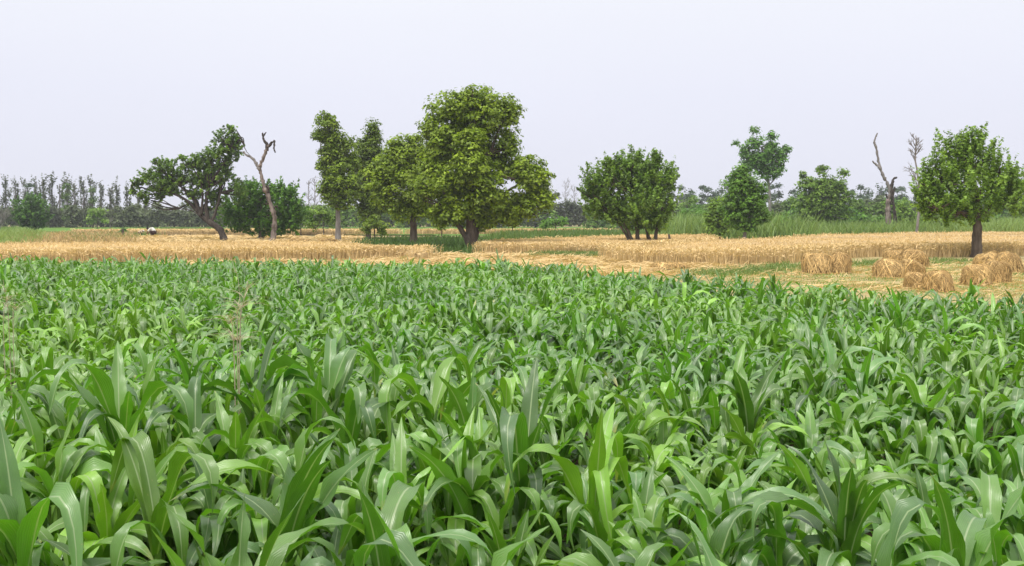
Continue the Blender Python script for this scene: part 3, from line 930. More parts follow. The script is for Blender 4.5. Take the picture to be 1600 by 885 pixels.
NLEAF = 0
def tree(name, label, cat, base_px, D, trunk, lobes, mat, bark, group=None, r0=0.16, limbs=(), leaf=.13, cr=.4, dens=1.0, elong=0.0,
         seed=1, hue=(.5, .2), val=(.5, .08), twigs=40, fill=.55, loose=0.0, trunks=None, aspect=1.25):
    """trunk: list of (px,py) from base up; limbs: list of ([(px,py,dy)...], r0)"""
    global NLEAF
    r = np.random.default_rng(seed + 1000)
    bx = at(base_px, 400, D)[0]
    org = np.array([bx, D, 0.0])
    root = empty(name, tuple(org))
    tag(root, label, cat, group)
    tl = trunks if trunks else [(trunk, r0)]
    ends = []
    for k, (tp, rr) in enumerate(tl):
        P = [at(p[0], p[1], D + (p[2] if len(p) > 2 else 0)) for p in tp]
        P[0] = np.array([P[0][0], P[0][1], -0.05])
        P = smoothpath(P, 5, 0.02, r) - org
        rad = rr * np.linspace(1, .45, len(P)) ** 0.9
        rad[0] *= 1.35; rad[1] *= 1.12
        V, Q, T = tube(P, rad, 9, .10, seed)
        o = link('trunk', mesh_np('trunk', V, Q, bark, True, tris=T), root)
        ends.append(P[-1] + org)
        ends.append(P[len(P) * 2 // 3] + org)
    for (lp, lr) in limbs:
        P = [at(p[0], p[1], D + (p[2] if len(p) > 2 else 0)) for p in lp]
        P = smoothpath(P, 5, 0.03, r) - org
        V, Q, T = tube(P, lr * np.linspace(1, .3, len(P)), 7, .1, seed)
        link('limb', mesh_np('limb', V, Q, bark, True, tris=T), root)
        ends.append(P[-1] + org); ends.append(P[len(P) // 2] + org)
    me, tw, n = crown_mesh(lobes, D, mat, leaf, cr, dens, elong, seed, aspect, hue, val, fill, origin=org, loose=loose)
    NLEAF += n
    link('crown', me, root)
    if twigs:
        E = np.array(ends)
        acc = Acc()
        idx = r.choice(len(tw), min(twigs, len(tw)), replace=False)
        for i in idx:
            e = tw[i]
            dd = np.linalg.norm(E - e, axis=1) + np.maximum(0, E[:, 2] - e[2]) * 2
            s = E[np.argmin(dd)]
            L = np.linalg.norm(e - s)
            mid = (s + e) / 2 + r.normal(0, .08 * L, 3) + np.array([0, 0, -.06 * L])
            P = smoothpath([s, mid, e], 3) - org
            V, Q, T = tube(P, np.linspace(max(.02, r0 * .22), .008, len(P)) + 0.0002 * D, 4, cap=False)
            acc.add(V, Q)
        o = link('branches', acc.mesh('branches', bark, True), root)
        tag(o, kind='stuff')
    return root

TG = 'trees standing between the fields'
# large round headed tree
tree('broadleaf_tree', 'largest tree, tall domed olive green crown with a side lobe at right', 'tree', 738, 52,
     [(738, 392), (737, 360), (735, 330), (738, 280), (742, 220)],
     [(705, 185, 52, 46, .5), (760, 175, 62, 38, 0), (735, 158, 45, 26, 0), (795, 178, 30, 30, .5), (690, 215, 32, 40, 0), (795, 225, 22, 34, 0), (740, 250, 50, 40, 1.2),
      (700, 285, 50, 42, -.5), (760, 300, 46, 50, -.8), (825, 275, 44, 36, 0), (840, 300, 32, 34, .5), (790, 320, 42, 32, .5), (720, 325, 36, 28, -.6), (765, 340, 36, 20, 0), (745, 210, 60, 50, 1.5), (700, 235, 44, 40, .8), (780, 255, 40, 40, .8), (690, 345, 22, 20, 0), (800, 345, 24, 14, 0), (740, 310, 50, 40, 1.0), (735, 225, 34, 34, -1.2), (735, 265, 40, 34, -1.4), (700, 335, 40, 26, -.3), (745, 345, 44, 20, .4), (790, 335, 40, 24, 0), (830, 320, 36, 28, 0), (670, 205, 20, 28, .2), (672, 262, 26, 30, .2), (664, 300, 30, 28, .3), (850, 318, 24, 26, 0), (815, 262, 34, 22, .2)],
     M_F_OLIVE, M_BARK, TG, r0=.34, leaf=.14, cr=.40, dens=1.05, seed=11, twigs=110, hue=(.55, .22),
     limbs=[([(735, 385, 0), (715, 350, 0), (700, 320, -.4), (690, 290, -.4)], .17), ([(740, 380, 0), (752, 345, .3), (780, 310, .4), (815, 285, .2)], .17),
            ([(737, 300, 0), (715, 255, .3), (705, 205, .5)], .14), ([(738, 290, 0), (765, 240, .1), (785, 190, .2)], .14), ([(741, 250, 0), (738, 205, 0), (735, 175, 0)], .10)])
# tree left of it
tree('broadleaf_tree', 'mid sized olive tree with wide rounded crown, touching the left side of the largest tree', 'tree', 645, 60,
     [(645, 382), (646, 352), (643, 325), (640, 280)],
     [(610, 262, 38, 34, 0), (650, 245, 40, 36, .3), (620, 235, 30, 24, 0), (680, 250, 32, 36, 0), (600, 290, 32, 30, 0), (645, 290, 46, 40, -.6), (690, 290, 30, 36, .3), (625, 322, 38, 28, 0), (665, 325, 36, 26, 0), (585, 270, 18, 24, 0), (600, 310, 26, 26, 0), (645, 335, 44, 18, 0), (640, 270, 50, 44, 0), (645, 222, 20, 14, 0)],
     M_F_OLIVE, M_BARK, TG, r0=.24, leaf=.14, cr=.40, dens=1.05, seed=12, twigs=60, hue=(.6, .2),
     limbs=[([(645, 345, 0), (625, 320, -.2), (605, 290, 0)], .11), ([(645, 340, 0), (665, 310, .2), (680, 280, .2)], .11)])
# slender tree
tree('slender_tree', 'slender tree with stacked leafy clumps and bare lower trunk, first left of the group', 'tree', 528, 70,
     [(528, 376), (528, 345), (527, 320), (522, 260), (512, 200)],
     [(510, 192, 24, 20, 0), (497, 212, 17, 18, 0), (524, 215, 14, 22, 0), (512, 240, 20, 20, 0), (503, 262, 14, 14, 0), (540, 225, 22, 20, .3), (545, 255, 24, 24, .3), (520, 280, 24, 26, 0), (545, 290, 30, 30, 0), (510, 300, 20, 24, 0), (530, 315, 32, 20, 0), (520, 240, 28, 30, .3), (527, 265, 34, 34, .3), (512, 215, 20, 22, .2), (527, 295, 36, 30, 0)],
     M_F_OLIVE, M_BARK_GREY, TG, r0=.20, leaf=.15, cr=.38, dens=1.0, seed=13, twigs=45, hue=(.25, .2),
     limbs=[([(525, 300, 0), (540, 260, .2), (545, 225, .3)], .08), ([(525, 290, 0), (505, 255, 0), (500, 215, 0)], .08)])
tree('slender_tree', 'dark tree with a knobbly narrow top behind the slender tree and the olive tree', 'tree', 574, 74,
     [(576, 374), (574, 340), (575, 300), (582, 220)],
     [(583, 203, 20, 17, 0), (575, 232, 28, 20, 0), (565, 260, 26, 24, 0), (590, 262, 26, 28, 0), (575, 295, 30, 26, 0), (562, 285, 22, 40, .4), (588, 322, 28, 24, 0), (575, 335, 26, 20, 0), (578, 245, 30, 34, 0), (582, 218, 20, 20, 0), (570, 310, 32, 34, .3)],
     M_F_OLIVE, M_BARK, TG, r0=.20, leaf=.15, cr=.40, dens=1.0, seed=14, twigs=40, hue=(.12, .2), val=(.46, .07))
# leaning tree
tree('leaning_tree', 'dark trunked leaning tree with ragged crown sweeping to the left', 'tree', 350, 72,
     [(352, 377), (344, 360), (328, 348), (314, 335, .2), (305, 315, .2), (295, 300, .3)],
     [(352, 215, 26, 18, 0), (370, 225, 14, 22, .3), (338, 240, 30, 20, 0), (305, 255, 34, 16, 0), (265, 262, 34, 15, 0), (235, 275, 28, 15, 0), (215, 288, 16, 12, 0), (285, 280, 44, 16, .4), (330, 275, 38, 24, .4), (250, 297, 34, 11, 0), (350, 265, 22, 26, .5), (300, 305, 28, 10, .3), (222, 305, 16, 10, 0), (335, 310, 24, 24, .8), (318, 285, 34, 26, .6), (270, 285, 36, 18, .5), (245, 285, 30, 14, -.3), (360, 240, 24, 22, .2), (325, 258, 34, 20, .3), (205, 300, 12, 10, 0), (372, 300, 18, 30, .8), (245, 308, 20, 10, .2), (228, 314, 12, 8, 0), (300, 318, 16, 8, .4), (268, 300, 22, 10, .5), (362, 202, 14, 9, 0), (285, 248, 12, 7, 0), (247, 254, 14, 7, 0)],
     M_F_MID, M_BARK_DARK, TG, r0=.27, leaf=.13, cr=.32, dens=.78, elong=.22, seed=15, twigs=170, hue=(.35, .25), val=(.47, .11), loose=.2,
     limbs=[([(325, 347, 0), (322, 320, 0), (328, 290, 0), (345, 262, 0), (366, 232, 0)], .16), ([(330, 350, 0), (340, 320, .3), (345, 290, .4), (350, 262, .4)], .12),
            ([(312, 335, .2), (290, 312, 0), (262, 300, 0), (232, 296, 0), (205, 290, 0)], .12), ([(300, 308, .2), (280, 290, 0), (262, 275, 0)], .09),
            ([(315, 338, 0), (316, 305, -.2), (312, 280, -.2), (300, 262, 0)], .10), ([(322, 345, 0), (300, 330, -.2), (280, 326, -.2)], .06), ([(366, 232, 0), (378, 215, 0), (384, 235, 0), (392, 245, 0)], .05)])
# round bush pair behind the dead snag
tree('mulberry_bush', 'broad low dark green bush in two domes behind the pale dead trunk', 'bush', 408, 76,
     [(408, 376), (408, 350), (410, 320)],
     [(376, 318, 38, 38, 0), (405, 315, 40, 38, .5), (447, 318, 38, 36, 0), (372, 344, 36, 28, 0), (412, 350, 50, 26, 0), (458, 338, 28, 28, 0), (440, 352, 34, 20, 0), (395, 300, 30, 20, .3), (440, 300, 28, 16, .2)],
     M_F_VIVID, M_BARK, TG, r0=.2, leaf=.17, cr=.42, dens=.9, elong=.5, seed=16, twigs=30, hue=(.5, .2), val=(.52, .07))
# round bush far left
tree('round_bush', 'isolated ball shaped bright green bush at the far left, dark below', 'bush', 50, 121,
     [(50, 361), (50, 350), (50, 335)],
     [(50, 330, 31, 29, 0), (42, 338, 22, 22, 0), (58, 340, 22, 22, 0), (50, 348, 24, 13, 0)],
     M_F_VIVID, M_BARK, None, r0=.2, leaf=.24, cr=.5, dens=1.5, elong=.6, seed=17, twigs=12, hue=(.3, .2), val=(.44, .08))
# multi stemmed tree
tree('multi_stemmed_tree', 'wide dark green tree on several slanting stems in the middle right', 'tree', 995, 57,
     None,
     [(945, 285, 48, 40, 0), (985, 270, 46, 36, .4), (1020, 275, 46, 36, 0), (1025, 252, 22, 18, 0), (925, 300, 28, 28, 0), (950, 325, 40, 24, 0), (1000, 315, 56, 40, -.4), (1040, 310, 26, 36, 0), (1030, 345, 28, 24, 0), (960, 262, 34, 24, 0), (1048, 280, 18, 22, 0), (1003, 290, 50, 44, .3), (1000, 345, 44, 20, .2), (930, 325, 28, 26, 0), (965, 335, 30, 24, 0), (1012, 335, 34, 30, -.3)],
     M_F_MID, M_BARK, TG, r0=.16, leaf=.12, cr=.36, dens=.85, elong=.45, seed=18, twigs=70, hue=(.55, .2), val=(.52, .09),
     trunks=[([(992, 388), (985, 370), (975, 350), (965, 325)], .14), ([(998, 388), (996, 365), (993, 335), (985, 300)], .15), ([(1018, 385), (1012, 365), (1006, 340), (1010, 300)], .13),
             ([(1022, 385), (1026, 360), (1034, 335), (1036, 300)], .12), ([(988, 387), (978, 366), (968, 352), (958, 335)], .09)])
for (pts_, sd) in (([(962, 262), (958, 238), (964, 218)], 1), ([(938, 262), (930, 245)], 2)): pass
tree('round_tree', 'dense oval dark green tree with short pale trunk, in front of the taller loose tree', 'tree', 1163, 66,
     [(1163, 381), (1164, 362), (1164, 340), (1163, 300)],
     [(1160, 285, 34, 28, 0), (1150, 300, 28, 30, 0), (1180, 302, 28, 30, 0), (1163, 325, 42, 30, 0), (1145, 335, 26, 24, 0), (1185, 335, 22, 24, 0), (1165, 352, 30, 18, 0), (1160, 268, 20, 12, 0)],
     M_F_DEEP, M_BARK_GREY, TG, r0=.14, leaf=.13, cr=.36, dens=1.0, elong=0, seed=19, twigs=30, hue=(.55, .2), val=(.50, .08))
tree('green_bush', 'smaller leafy bush against the left side of the oval tree', 'bush', 1125, 70,
     [(1125, 378), (1124, 360), (1122, 340)],
     [(1122, 325, 20, 24, 0), (1112, 345, 18, 22, 0), (1130, 350, 20, 22, 0), (1118, 362, 20, 10, 0)],
     M_F_MID, M_BARK, TG, r0=.08, leaf=.14, cr=.34, dens=.9, seed=20, twigs=14, hue=(.7, .2), val=(.5, .08))
tree('loose_tree', 'taller pale green loose leaved tree rising behind the oval tree', 'tree', 1200, 108,
     [(1202, 360), (1203, 320), (1200, 280), (1190, 230)],
     [(1180, 225, 20, 18, 0), (1165, 240, 18, 16, 0), (1205, 235, 18, 18, 0), (1190, 250, 32, 20, 0), (1220, 245, 14, 15, 0), (1210, 268, 22, 16, 0), (1180, 205, 12, 8, 0), (1195, 272, 18, 14, 0), (1175, 255, 26, 20, 0), (1205, 215, 14, 10, 0), (1230, 235, 10, 10, 0), (1150, 225, 8, 8, 0), (1200, 250, 34, 26, .3)],
     M_F_BRIGHT, M_BARK_GREY, TG, r0=.2, leaf=.22, cr=.48, dens=.85, seed=21, twigs=50, hue=(.45, .2), val=(.5, .1), loose=.3,
     limbs=[([(1202, 290, 0), (1222, 265, 0), (1228, 245, 0)], .08), ([(1200, 285, 0), (1175, 255, 0), (1165, 235, 0)], .08)])
tree('twin_topped_tree', 'bushy tree with two small tufts on top, between the oval tree and the dead snag', 'tree', 1287, 98,
     [(1288, 366), (1287, 345), (1285, 310)],
     [(1285, 268, 14, 14, 0), (1318, 272, 12, 12, 0), (1262, 290, 20, 16, 0), (1290, 292, 28, 20, 0), (1310, 295, 20, 20, 0), (1285, 320, 40, 26, 0), (1265, 335, 24, 20, 0), (1305, 338, 30, 22, 0), (1255, 275, 10, 10, 0), (1285, 300, 42, 28, .3), (1318, 315, 24, 24, 0), (1255, 320, 24, 26, 0), (1285, 350, 36, 12, 0)],
     M_F_MID, M_BARK_GREY, TG, r0=.2, leaf=.20, cr=.46, dens=.8, seed=22, twigs=40, hue=(.55, .2), val=(.5, .08), loose=.1)
tree('broadleaf_tree', 'broad feathery green tree on a straight thick trunk beside the right hand sheaves', 'tree', 1526, 43,
     [(1526, 403), (1526, 380), (1527, 350), (1525, 310), (1515, 260)],
     [(1480, 265, 42, 40, 0), (1515, 250, 42, 40, .3), (1550, 270, 38, 40, 0), (1500, 300, 58, 36, -.5), (1560, 305, 36, 34, 0), (1460, 305, 30, 34, 0), (1520, 330, 52, 22, 0), (1480, 335, 36, 20, 0), (1585, 310, 20, 34, 0), (1495, 230, 30, 24, 0), (1448, 300, 26, 36, 0), (1445, 275, 16, 22, 0), (1530, 225, 24, 22, 0), (1580, 285, 22, 34, .2), (1450, 330, 26, 16, 0)],
     M_F_MID, M_BARK, TG, r0=.24, leaf=.10, cr=.33, dens=.9, elong=.6, seed=23, twigs=90, hue=(.68, .2), val=(.55, .1),
     limbs=[([(1526, 345, 0), (1500, 315, 0), (1475, 285, 0)], .10), ([(1526, 345, 0), (1550, 315, .2), (1565, 285, .2)], .10), ([(1525, 320, 0), (1515, 270, .2), (1505, 235, .2)], .09), ([(1526, 335, 0), (1500, 330, -.4), (1465, 325, -.4)], .06)])
tree('broadleaf_tree', 'leafy tree half hidden behind the right edge of the feathery tree', 'tree', 1610, 70,
     [(1612, 372), (1611, 345), (1608, 310)],
     [(1600, 290, 28, 30, 0), (1625, 300, 30, 34, 0), (1600, 325, 30, 22, 0), (1640, 330, 26, 22, 0)],
     M_F_MID, M_BARK, TG, r0=.14, leaf=.15, cr=.40, dens=.8, elong=.4, seed=24, twigs=20, hue=(.5, .2))
# undergrowth shrubs
US = [ # px, D, lobes, mat, label
    (505, 92, [(500, 335, 24, 18), (520, 345, 20, 16), (488, 350, 18, 14)], M_F_MID, 'mid green shrub between the two domed bush and the slender tree', .6),
    (470, 98, [(478, 335, 14, 22), (470, 345, 14, 14)], M_F_BRIGHT, 'light green shrub touching the right end of the two domed bush', .4),
    (585, 66, [(582, 350, 20, 14), (598, 360, 14, 12), (572, 362, 12, 10)], M_F_OLIVE, 'small open leaved sapling under the dark narrow topped tree', .3),
    (868, 92, [(858, 350, 16, 10), (878, 347, 14, 12), (850, 355, 10, 8)], M_F_BRIGHT, 'low yellow green shrub right of the largest tree', .9),
    (801, 88, [(801, 350, 12, 9), (798, 340, 8, 8)], M_F_OLIVE, 'tiny dark sapling below the side lobe of the largest tree', .3),
    (690, 75, [(690, 355, 14, 12), (702, 348, 10, 10)], M_F_OLIVE, 'thin sapling between the mid sized tree and the largest tree', .4),
    (1225, 84, [(1222, 348, 18, 20), (1238, 355, 14, 14), (1212, 358, 12, 12)], M_F_BRIGHT, 'bright green shrub just right of the oval tree', .8),
    (1410, 95, [(1415, 330, 20, 22), (1430, 345, 20, 16), (1400, 345, 14, 14)], M_F_MID, 'leafy bush just right of the dead snag at right', .6),
    (1460, 90, [(1450, 345, 20, 14), (1475, 350, 18, 12)], M_F_MID, 'bush behind the lower left of the feathery tree', .5),
    (152, 150, [(152, 336, 18, 12), (142, 344, 12, 10), (164, 346, 10, 8)], M_F_MID, 'small round topped shrub on the far field edge at left', .7),
    (190, 92, [(193, 362, 6, 9), (188, 368, 6, 6)], M_F_DEEP, 'small dark leafy stump shrub on the bank at left', .3),
    (1080, 100, [(1072, 335, 16, 16), (1095, 340, 18, 16), (1085, 350, 20, 12)], M_F_BRIGHT, 'mass of climbing greenery left of the oval tree', .6),
    (1360, 100, [(1350, 345, 22, 14), (1375, 348, 18, 12), (1335, 350, 14, 12)], M_F_BRIGHT, 'bright leafy shrub mass in front of the dead snag at right', .6),
]
for k, (px, D, lobes, mt, lab, hu) in enumerate(US):
    tree('shrub', lab, 'shrub', px, D, [(px, gnd(px, 400)[1] * 0 + 340 + H * F / D), (px, lobes[0][1] + 4), (px, lobes[0][1] - 4)], lobes, mt, M_BARK, 'shrubs growing along the field margins',
         r0=.05, leaf=.0017 * D, cr=.0045 * D, dens=.75, seed=60 + k, twigs=8, hue=(hu, .2))

# ------------------------------------------------------------------ dead trees
def dead_tree(name, label, base_px, D, stems, bark, dark=None, cat='dead tree', group=None):
    bx = at(base_px, 400, D)[0]
    org = np.array([bx, D, 0.0])
    root = empty(name, tuple(org))
    tag(root, label, cat, group)
    for k, (pts_, ra, rb, part, mt) in enumerate(stems):
        P = [at(p[0], p[1], D + (p[2] if len(p) > 2 else 0)) for p in pts_]
        if k == 0: P[0][2] = -0.05
        r = np.random.default_rng(k + int(base_px))
        P = smoothpath(P, 7, 0.03 if ra > .08 else .012, r) - org
        rad = np.linspace(ra, rb, len(P)) * (1 + .17 * r.normal(size=len(P)))
        if k == 0: rad[0] *= 1.5; rad[1] *= 1.25
        V, Q, T = tube(P, np.abs(rad) + .01, 11, .26, k)
        link(part, mesh_np(part, V, Q, mt, True, tris=T), root)
    return root

P_, D_, G_ = M_BARK_PALE, M_BARK_DARK, M_BARK_GREY
dead_tree('dead_tree', 'pale bent dead trunk with two broken dark tips in front of the domed bush', 425, 70, [
    ([(425, 377), (429, 355), (428, 335), (420, 310), (413, 290), (407, 268), (405, 258)], .17, .10, 'trunk', P_),
    ([(406, 266), (400, 255), (394, 247), (386, 243), (380, 237)], .11, .04, 'limb', G_),
    ([(406, 262), (410, 250), (415, 238), (420, 228)], .10, .09, 'limb', P_),
    ([(417, 236), (416, 225), (411, 216), (410, 208)], .10, .04, 'limb', D_),
    ([(411, 214), (414, 209), (416, 207)], .05, .02, 'twig', D_),
    ([(419, 230), (424, 224), (429, 221), (428, 230), (430, 239)], .10, .03, 'limb', D_),
    ([(417, 290), (420, 296), (419, 304)], .08, .05, 'snag_stub', D_),
    ([(427, 326), (432, 322), (434, 326)], .05, .03, 'snag_stub', D_)], P_)
dead_tree('dead_tree', 'tall thin dead snag leaning left with forked bare top at right', 1390, 92, [
    ([(1388, 362), (1388, 340), (1387, 320), (1391, 305)], .24, .18, 'trunk', P_),
    ([(1391, 308), (1388, 290), (1380, 275), (1374, 258), (1370, 235), (1367, 225)], .14, .08, 'limb', G_),
    ([(1369, 232), (1366, 222), (1369, 213), (1371, 208)], .08, .04, 'limb', G_),
    ([(1376, 265), (1370, 258), (1363, 252)], .12, .06, 'limb', G_),
    ([(1392, 310), (1393, 293), (1396, 280), (1401, 278)], .16, .06, 'limb', D_),
    ([(1400, 362), (1398, 335), (1395, 312), (1398, 292)], .15, .08, 'trunk', D_),
    ([(1394, 320), (1386, 308), (1385, 303)], .10, .05, 'limb', D_)], P_)

def bare_tree(px, py_top, py_base, D, seed, label, spread=14, group='bare grey trees', rad=.12, n=26):
    r = np.random.default_rng(seed)
    org = np.array([at(px, 400, D)[0], D, 0.0])
    root = empty('bare_tree', tuple(org)); tag(root, label, 'bare tree', group)
    top = at(px, py_top, D) - org
    Pt = smoothpath([np.array([0, 0, -.05]), top * .4 + np.array([r.normal(0, .15), 0, 0]), top * .75, top], 5, .04, r)
    V, Q, T = tube(Pt, np.linspace(rad, .03, len(Pt)), 6)
    link('trunk', mesh_np('trunk', V, Q, M_BARK_GREY, True, tris=T), root)
    acc = Acc()
    def br(s, d, L, ra, lev):
        e = s + d * L
        m = (s + e) / 2 + r.normal(0, .06 * L, 3)
        V, Q, T = tube(smoothpath([s, m, e], 3), np.linspace(ra, ra * .35, 7), 4, cap=False)
        acc.add(V, Q)
        if lev:
            for _ in range(4):
                t = r.uniform(.3, 1)
                br(s + (e - s) * t, unit(d + r.normal(0, .4, 3) + np.array([0, 0, .25])), L * r.uniform(.35, .6), ra * .55, lev - 1)
    for _ in range(n):
        t = r.uniform(.25, 1)
        s = Pt[int(t * (len(Pt) - 1))]
        an = r.uniform(0, 6.28)
        br(s, unit(np.array([math.cos(an), math.sin(an), r.uniform(.7, 1.6)])), spread * D / F * r.uniform(.6, 1.2) * (1.15 - t * .6), rad * .35, 2 if n > 12 else 1)
    tag(link('branches', acc.mesh('branches', M_BARK_GREY, True), root), kind='stuff')
    return root
bare_tree(1431, 212, 372, 80, 3, 'bare wispy tree rising behind the left side of the feathery tree', 22)
bare_tree(884, 285, 352, 195, 4, 'bare grey tree in the gap just right of the largest tree', 14, rad=.06)
bare_tree(897, 293, 352, 200, 5, 'bare grey tree in the gap just left of the many stemmed tree', 12, rad=.06)
bare_tree(482, 282, 356, 190, 6, 'leafless pole like tree above the right end of the two domed bush', 9)
bare_tree(492, 276, 356, 190, 7, 'leafless pole like tree beside the slender tree', 9)
bare_tree(1182, 412, 415, 37, 8, 'small heap of dry twigs at the foot of the wheat', 18, None, .02, 12)

# posts and stumps
def post(px, py0, py1, D, r0, label, lean=0.0):
    org = np.array([at(px, 400, D)[0], D, 0.0])
    root = empty('wooden_post', tuple(org)); tag(root, label, 'post')
    z = at(px, py0, D)[2]
    P = smoothpath([np.array([0, 0, -.05]), np.array([lean * .3, 0, z * .5]), np.array([lean, 0, z])], 4)
    V, Q, T = tube(P, np.linspace(r0 * 1.15, r0 * .8, len(P)), 8, .12, 2)
    link('shaft', mesh_np('shaft', V, Q, M_BARK, True, tris=T), root)
post(1047, 366, 390, 54, .075, 'short dark wooden stump standing right of the many stemmed tree', -.08)
post(193, 358, 380, 85, .10, 'dark broken stump on the bank left of the leaning tree')

# ------------------------------------------------------------------ background tree belt
def simple_tree(name, label, group, px, D, ytop, halfw, mat, seed, kind='round', cat='tree', hue=.5, val=.5):
    r = np.random.default_rng(seed)
    yb = 340 + H * F / D
    hpx = yb - ytop
    if kind == 'poplar':
        lobes = []
        k = 7
        for i in range(k):
            t = (i + .4) / k
            wv = halfw * (0.40 + .60 * math.sin(math.pi * min(1, t * .9 + .12))) * r.uniform(.6, 1.1)
            lobes.append((px + r.normal(0, halfw * .35), ytop + hpx * (.08 + .80 * t), wv, hpx * .12 * r.uniform(.9, 1.3)))
        dens, loose, cr_, lf = .36, .35, .0030 * D, .0013 * D
    elif kind == 'conifer':
        lobes = [(px, ytop + hpx * .12, halfw * .3, hpx * .12), (px, ytop + hpx * .35, halfw * .6, hpx * .16), (px, ytop + hpx * .6, halfw * .9, hpx * .18), (px, ytop + hpx * .8, halfw, hpx * .18)]
        dens, loose, cr_, lf = .9, .2, .0045 * D, .0017 * D
    else:
        lobes = [(px + r.normal(0, halfw * .4), ytop + hpx * r.uniform(.22, .4), halfw * r.uniform(.5, .8), hpx * .22),
                 (px - halfw * .4, ytop + hpx * .5, halfw * .65, hpx * .26), (px + halfw * .4, ytop + hpx * .52, halfw * .65, hpx * .27), (px + r.normal(0, halfw * .2), ytop + hpx * .74, halfw * 1.05, hpx * .22), (px, ytop + hpx * .92, halfw * 1.15, hpx * .12)]
        dens, loose, cr_, lf = .62, .1, .0055 * D, .0021 * D
    tr = [(px, yb), (px + r.normal(0, .6), ytop + hpx * .6), (px + r.normal(0, .8), ytop + hpx * (.12 if kind == 'poplar' else .35))]
    return tree(name, label, cat, px, D, tr, lobes, mat, M_BARK_GREY if kind == 'poplar' else M_BARK, group, r0=.14 if kind == 'poplar' else .12, leaf=lf, cr=cr_, dens=dens, seed=seed,
                twigs=20 if kind == 'poplar' else 5, hue=(hue, .2), val=(val, .08), loose=loose, elong=.0055 * D if kind == 'poplar' else 0.0)

rb = np.random.default_rng(99)
# poplars at the left
px = -120
k = 0
while px < 205:
    yt = 275 + rb.normal(0, 4) + (8 if px > 150 else 0)
    q = 'poplar in the row behind the ball shaped bush' if px < 100 else 'poplar between the ball shaped bush and the leaning tree'
    if px < -5: q = 'poplar beyond the left edge of the view'
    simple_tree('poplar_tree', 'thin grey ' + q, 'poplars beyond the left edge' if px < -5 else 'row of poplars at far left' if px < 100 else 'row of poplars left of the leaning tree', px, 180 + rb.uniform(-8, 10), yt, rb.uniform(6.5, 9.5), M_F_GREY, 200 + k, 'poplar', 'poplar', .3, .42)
    px += rb.uniform(9, 17); k += 1
for px, yt in ((215, 292), (228, 300)):
    simple_tree('poplar_tree', 'thin grey green poplar showing through the leaning tree, ' + ('left of two' if px == 215 else 'right of two'), None, px, 182, yt, 7, M_F_GREY, 300 + px, 'poplar', 'poplar', .3, .45)
simple_tree('conifer_tree', 'dark pointed tree just behind the top of the ball shaped bush', None, 46, 165, 283, 13, M_F_CONIFER, 310, 'conifer', 'tree', .6, .5)
simple_tree('conifer_tree', 'darker green pointed tree in the poplar row right of the ball shaped bush', None, 104, 170, 285, 10, M_F_MID, 311, 'conifer', 'tree', .2, .4)
simple_tree('conifer_tree', 'darker green pointed tree in front of the poplars above the small shrub', None, 145, 168, 292, 10, M_F_MID, 312, 'conifer', 'tree', .2, .4)
# scrub under the poplars and on through the picture
zones = [(-160, 0, 'at the far left edge'), (0, 120, 'behind the ball shaped bush'), (120, 210, 'below the poplars'), (210, 340, 'seen under the leaning tree'), (340, 480, 'behind the two domed bush'), (480, 560, 'behind the slender tree'),
         (560, 760, 'behind the olive trees'), (760, 905, 'in the gap right of the largest tree'), (905, 1060, 'behind the many stemmed tree'), (1060, 1140, 'left of the oval tree'), (1140, 1240, 'behind the oval tree'),
         (1240, 1345, 'behind the twin topped tree'), (1345, 1420, 'behind the dead snag'), (1420, 1600, 'behind the feathery tree'), (1600, 1800, 'beyond the right edge tree')]
def zone(px):
    for a, b, s in zones:
        if a <= px < b: return s
    return 'at the far edges'
px = -150; k = 0
while px < 1790:
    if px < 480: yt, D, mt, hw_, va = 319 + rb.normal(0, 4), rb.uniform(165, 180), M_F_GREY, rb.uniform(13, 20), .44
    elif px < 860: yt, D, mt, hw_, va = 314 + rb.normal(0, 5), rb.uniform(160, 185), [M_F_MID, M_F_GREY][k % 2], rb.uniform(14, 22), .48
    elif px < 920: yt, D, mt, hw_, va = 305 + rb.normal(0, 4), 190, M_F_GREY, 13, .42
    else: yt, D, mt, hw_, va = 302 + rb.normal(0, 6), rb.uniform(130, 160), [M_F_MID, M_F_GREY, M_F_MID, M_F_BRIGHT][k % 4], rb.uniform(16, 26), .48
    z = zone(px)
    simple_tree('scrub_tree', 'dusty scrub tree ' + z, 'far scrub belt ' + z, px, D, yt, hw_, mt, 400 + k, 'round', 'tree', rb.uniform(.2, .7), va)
    px += hw_ * rb.uniform(.75, 1.05); k += 1
# darker distant trees at the right
px = 1050; k = 0
while px < 1790:
    yt = (288 if px < 1125 else 290) + rb.normal(0, 4)
    z = zone(px)
    simple_tree('conifer_tree', 'dark skyline tree ' + z, 'distant dark skyline trees ' + z, px, rb.uniform(205, 230), yt, rb.uniform(8, 13), M_F_CONIFER, 600 + k, 'conifer' if rb.random() < .6 else 'round', 'tree', rb.uniform(.3, .8), .5)
    px += rb.uniform(8, 14); k += 1
# far back hedge so that no gap shows the bare horizon
px = -170; k = 0
while px < 1790:
    z = zone(px)
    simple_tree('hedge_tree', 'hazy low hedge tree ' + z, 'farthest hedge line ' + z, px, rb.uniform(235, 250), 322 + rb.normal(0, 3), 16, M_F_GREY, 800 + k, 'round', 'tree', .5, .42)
    px += 17; k += 1
# brown brushwood at left edge
bare_tree(3, 338, 362, 118, 41, 'brown dry brushwood at the left edge beside the ball shaped bush', 22, None, .08, 24)
bare_tree(172, 345, 362, 118, 42, 'dry brown fallen branchwood on the field edge before the poplars', 14, None, .05, 12)

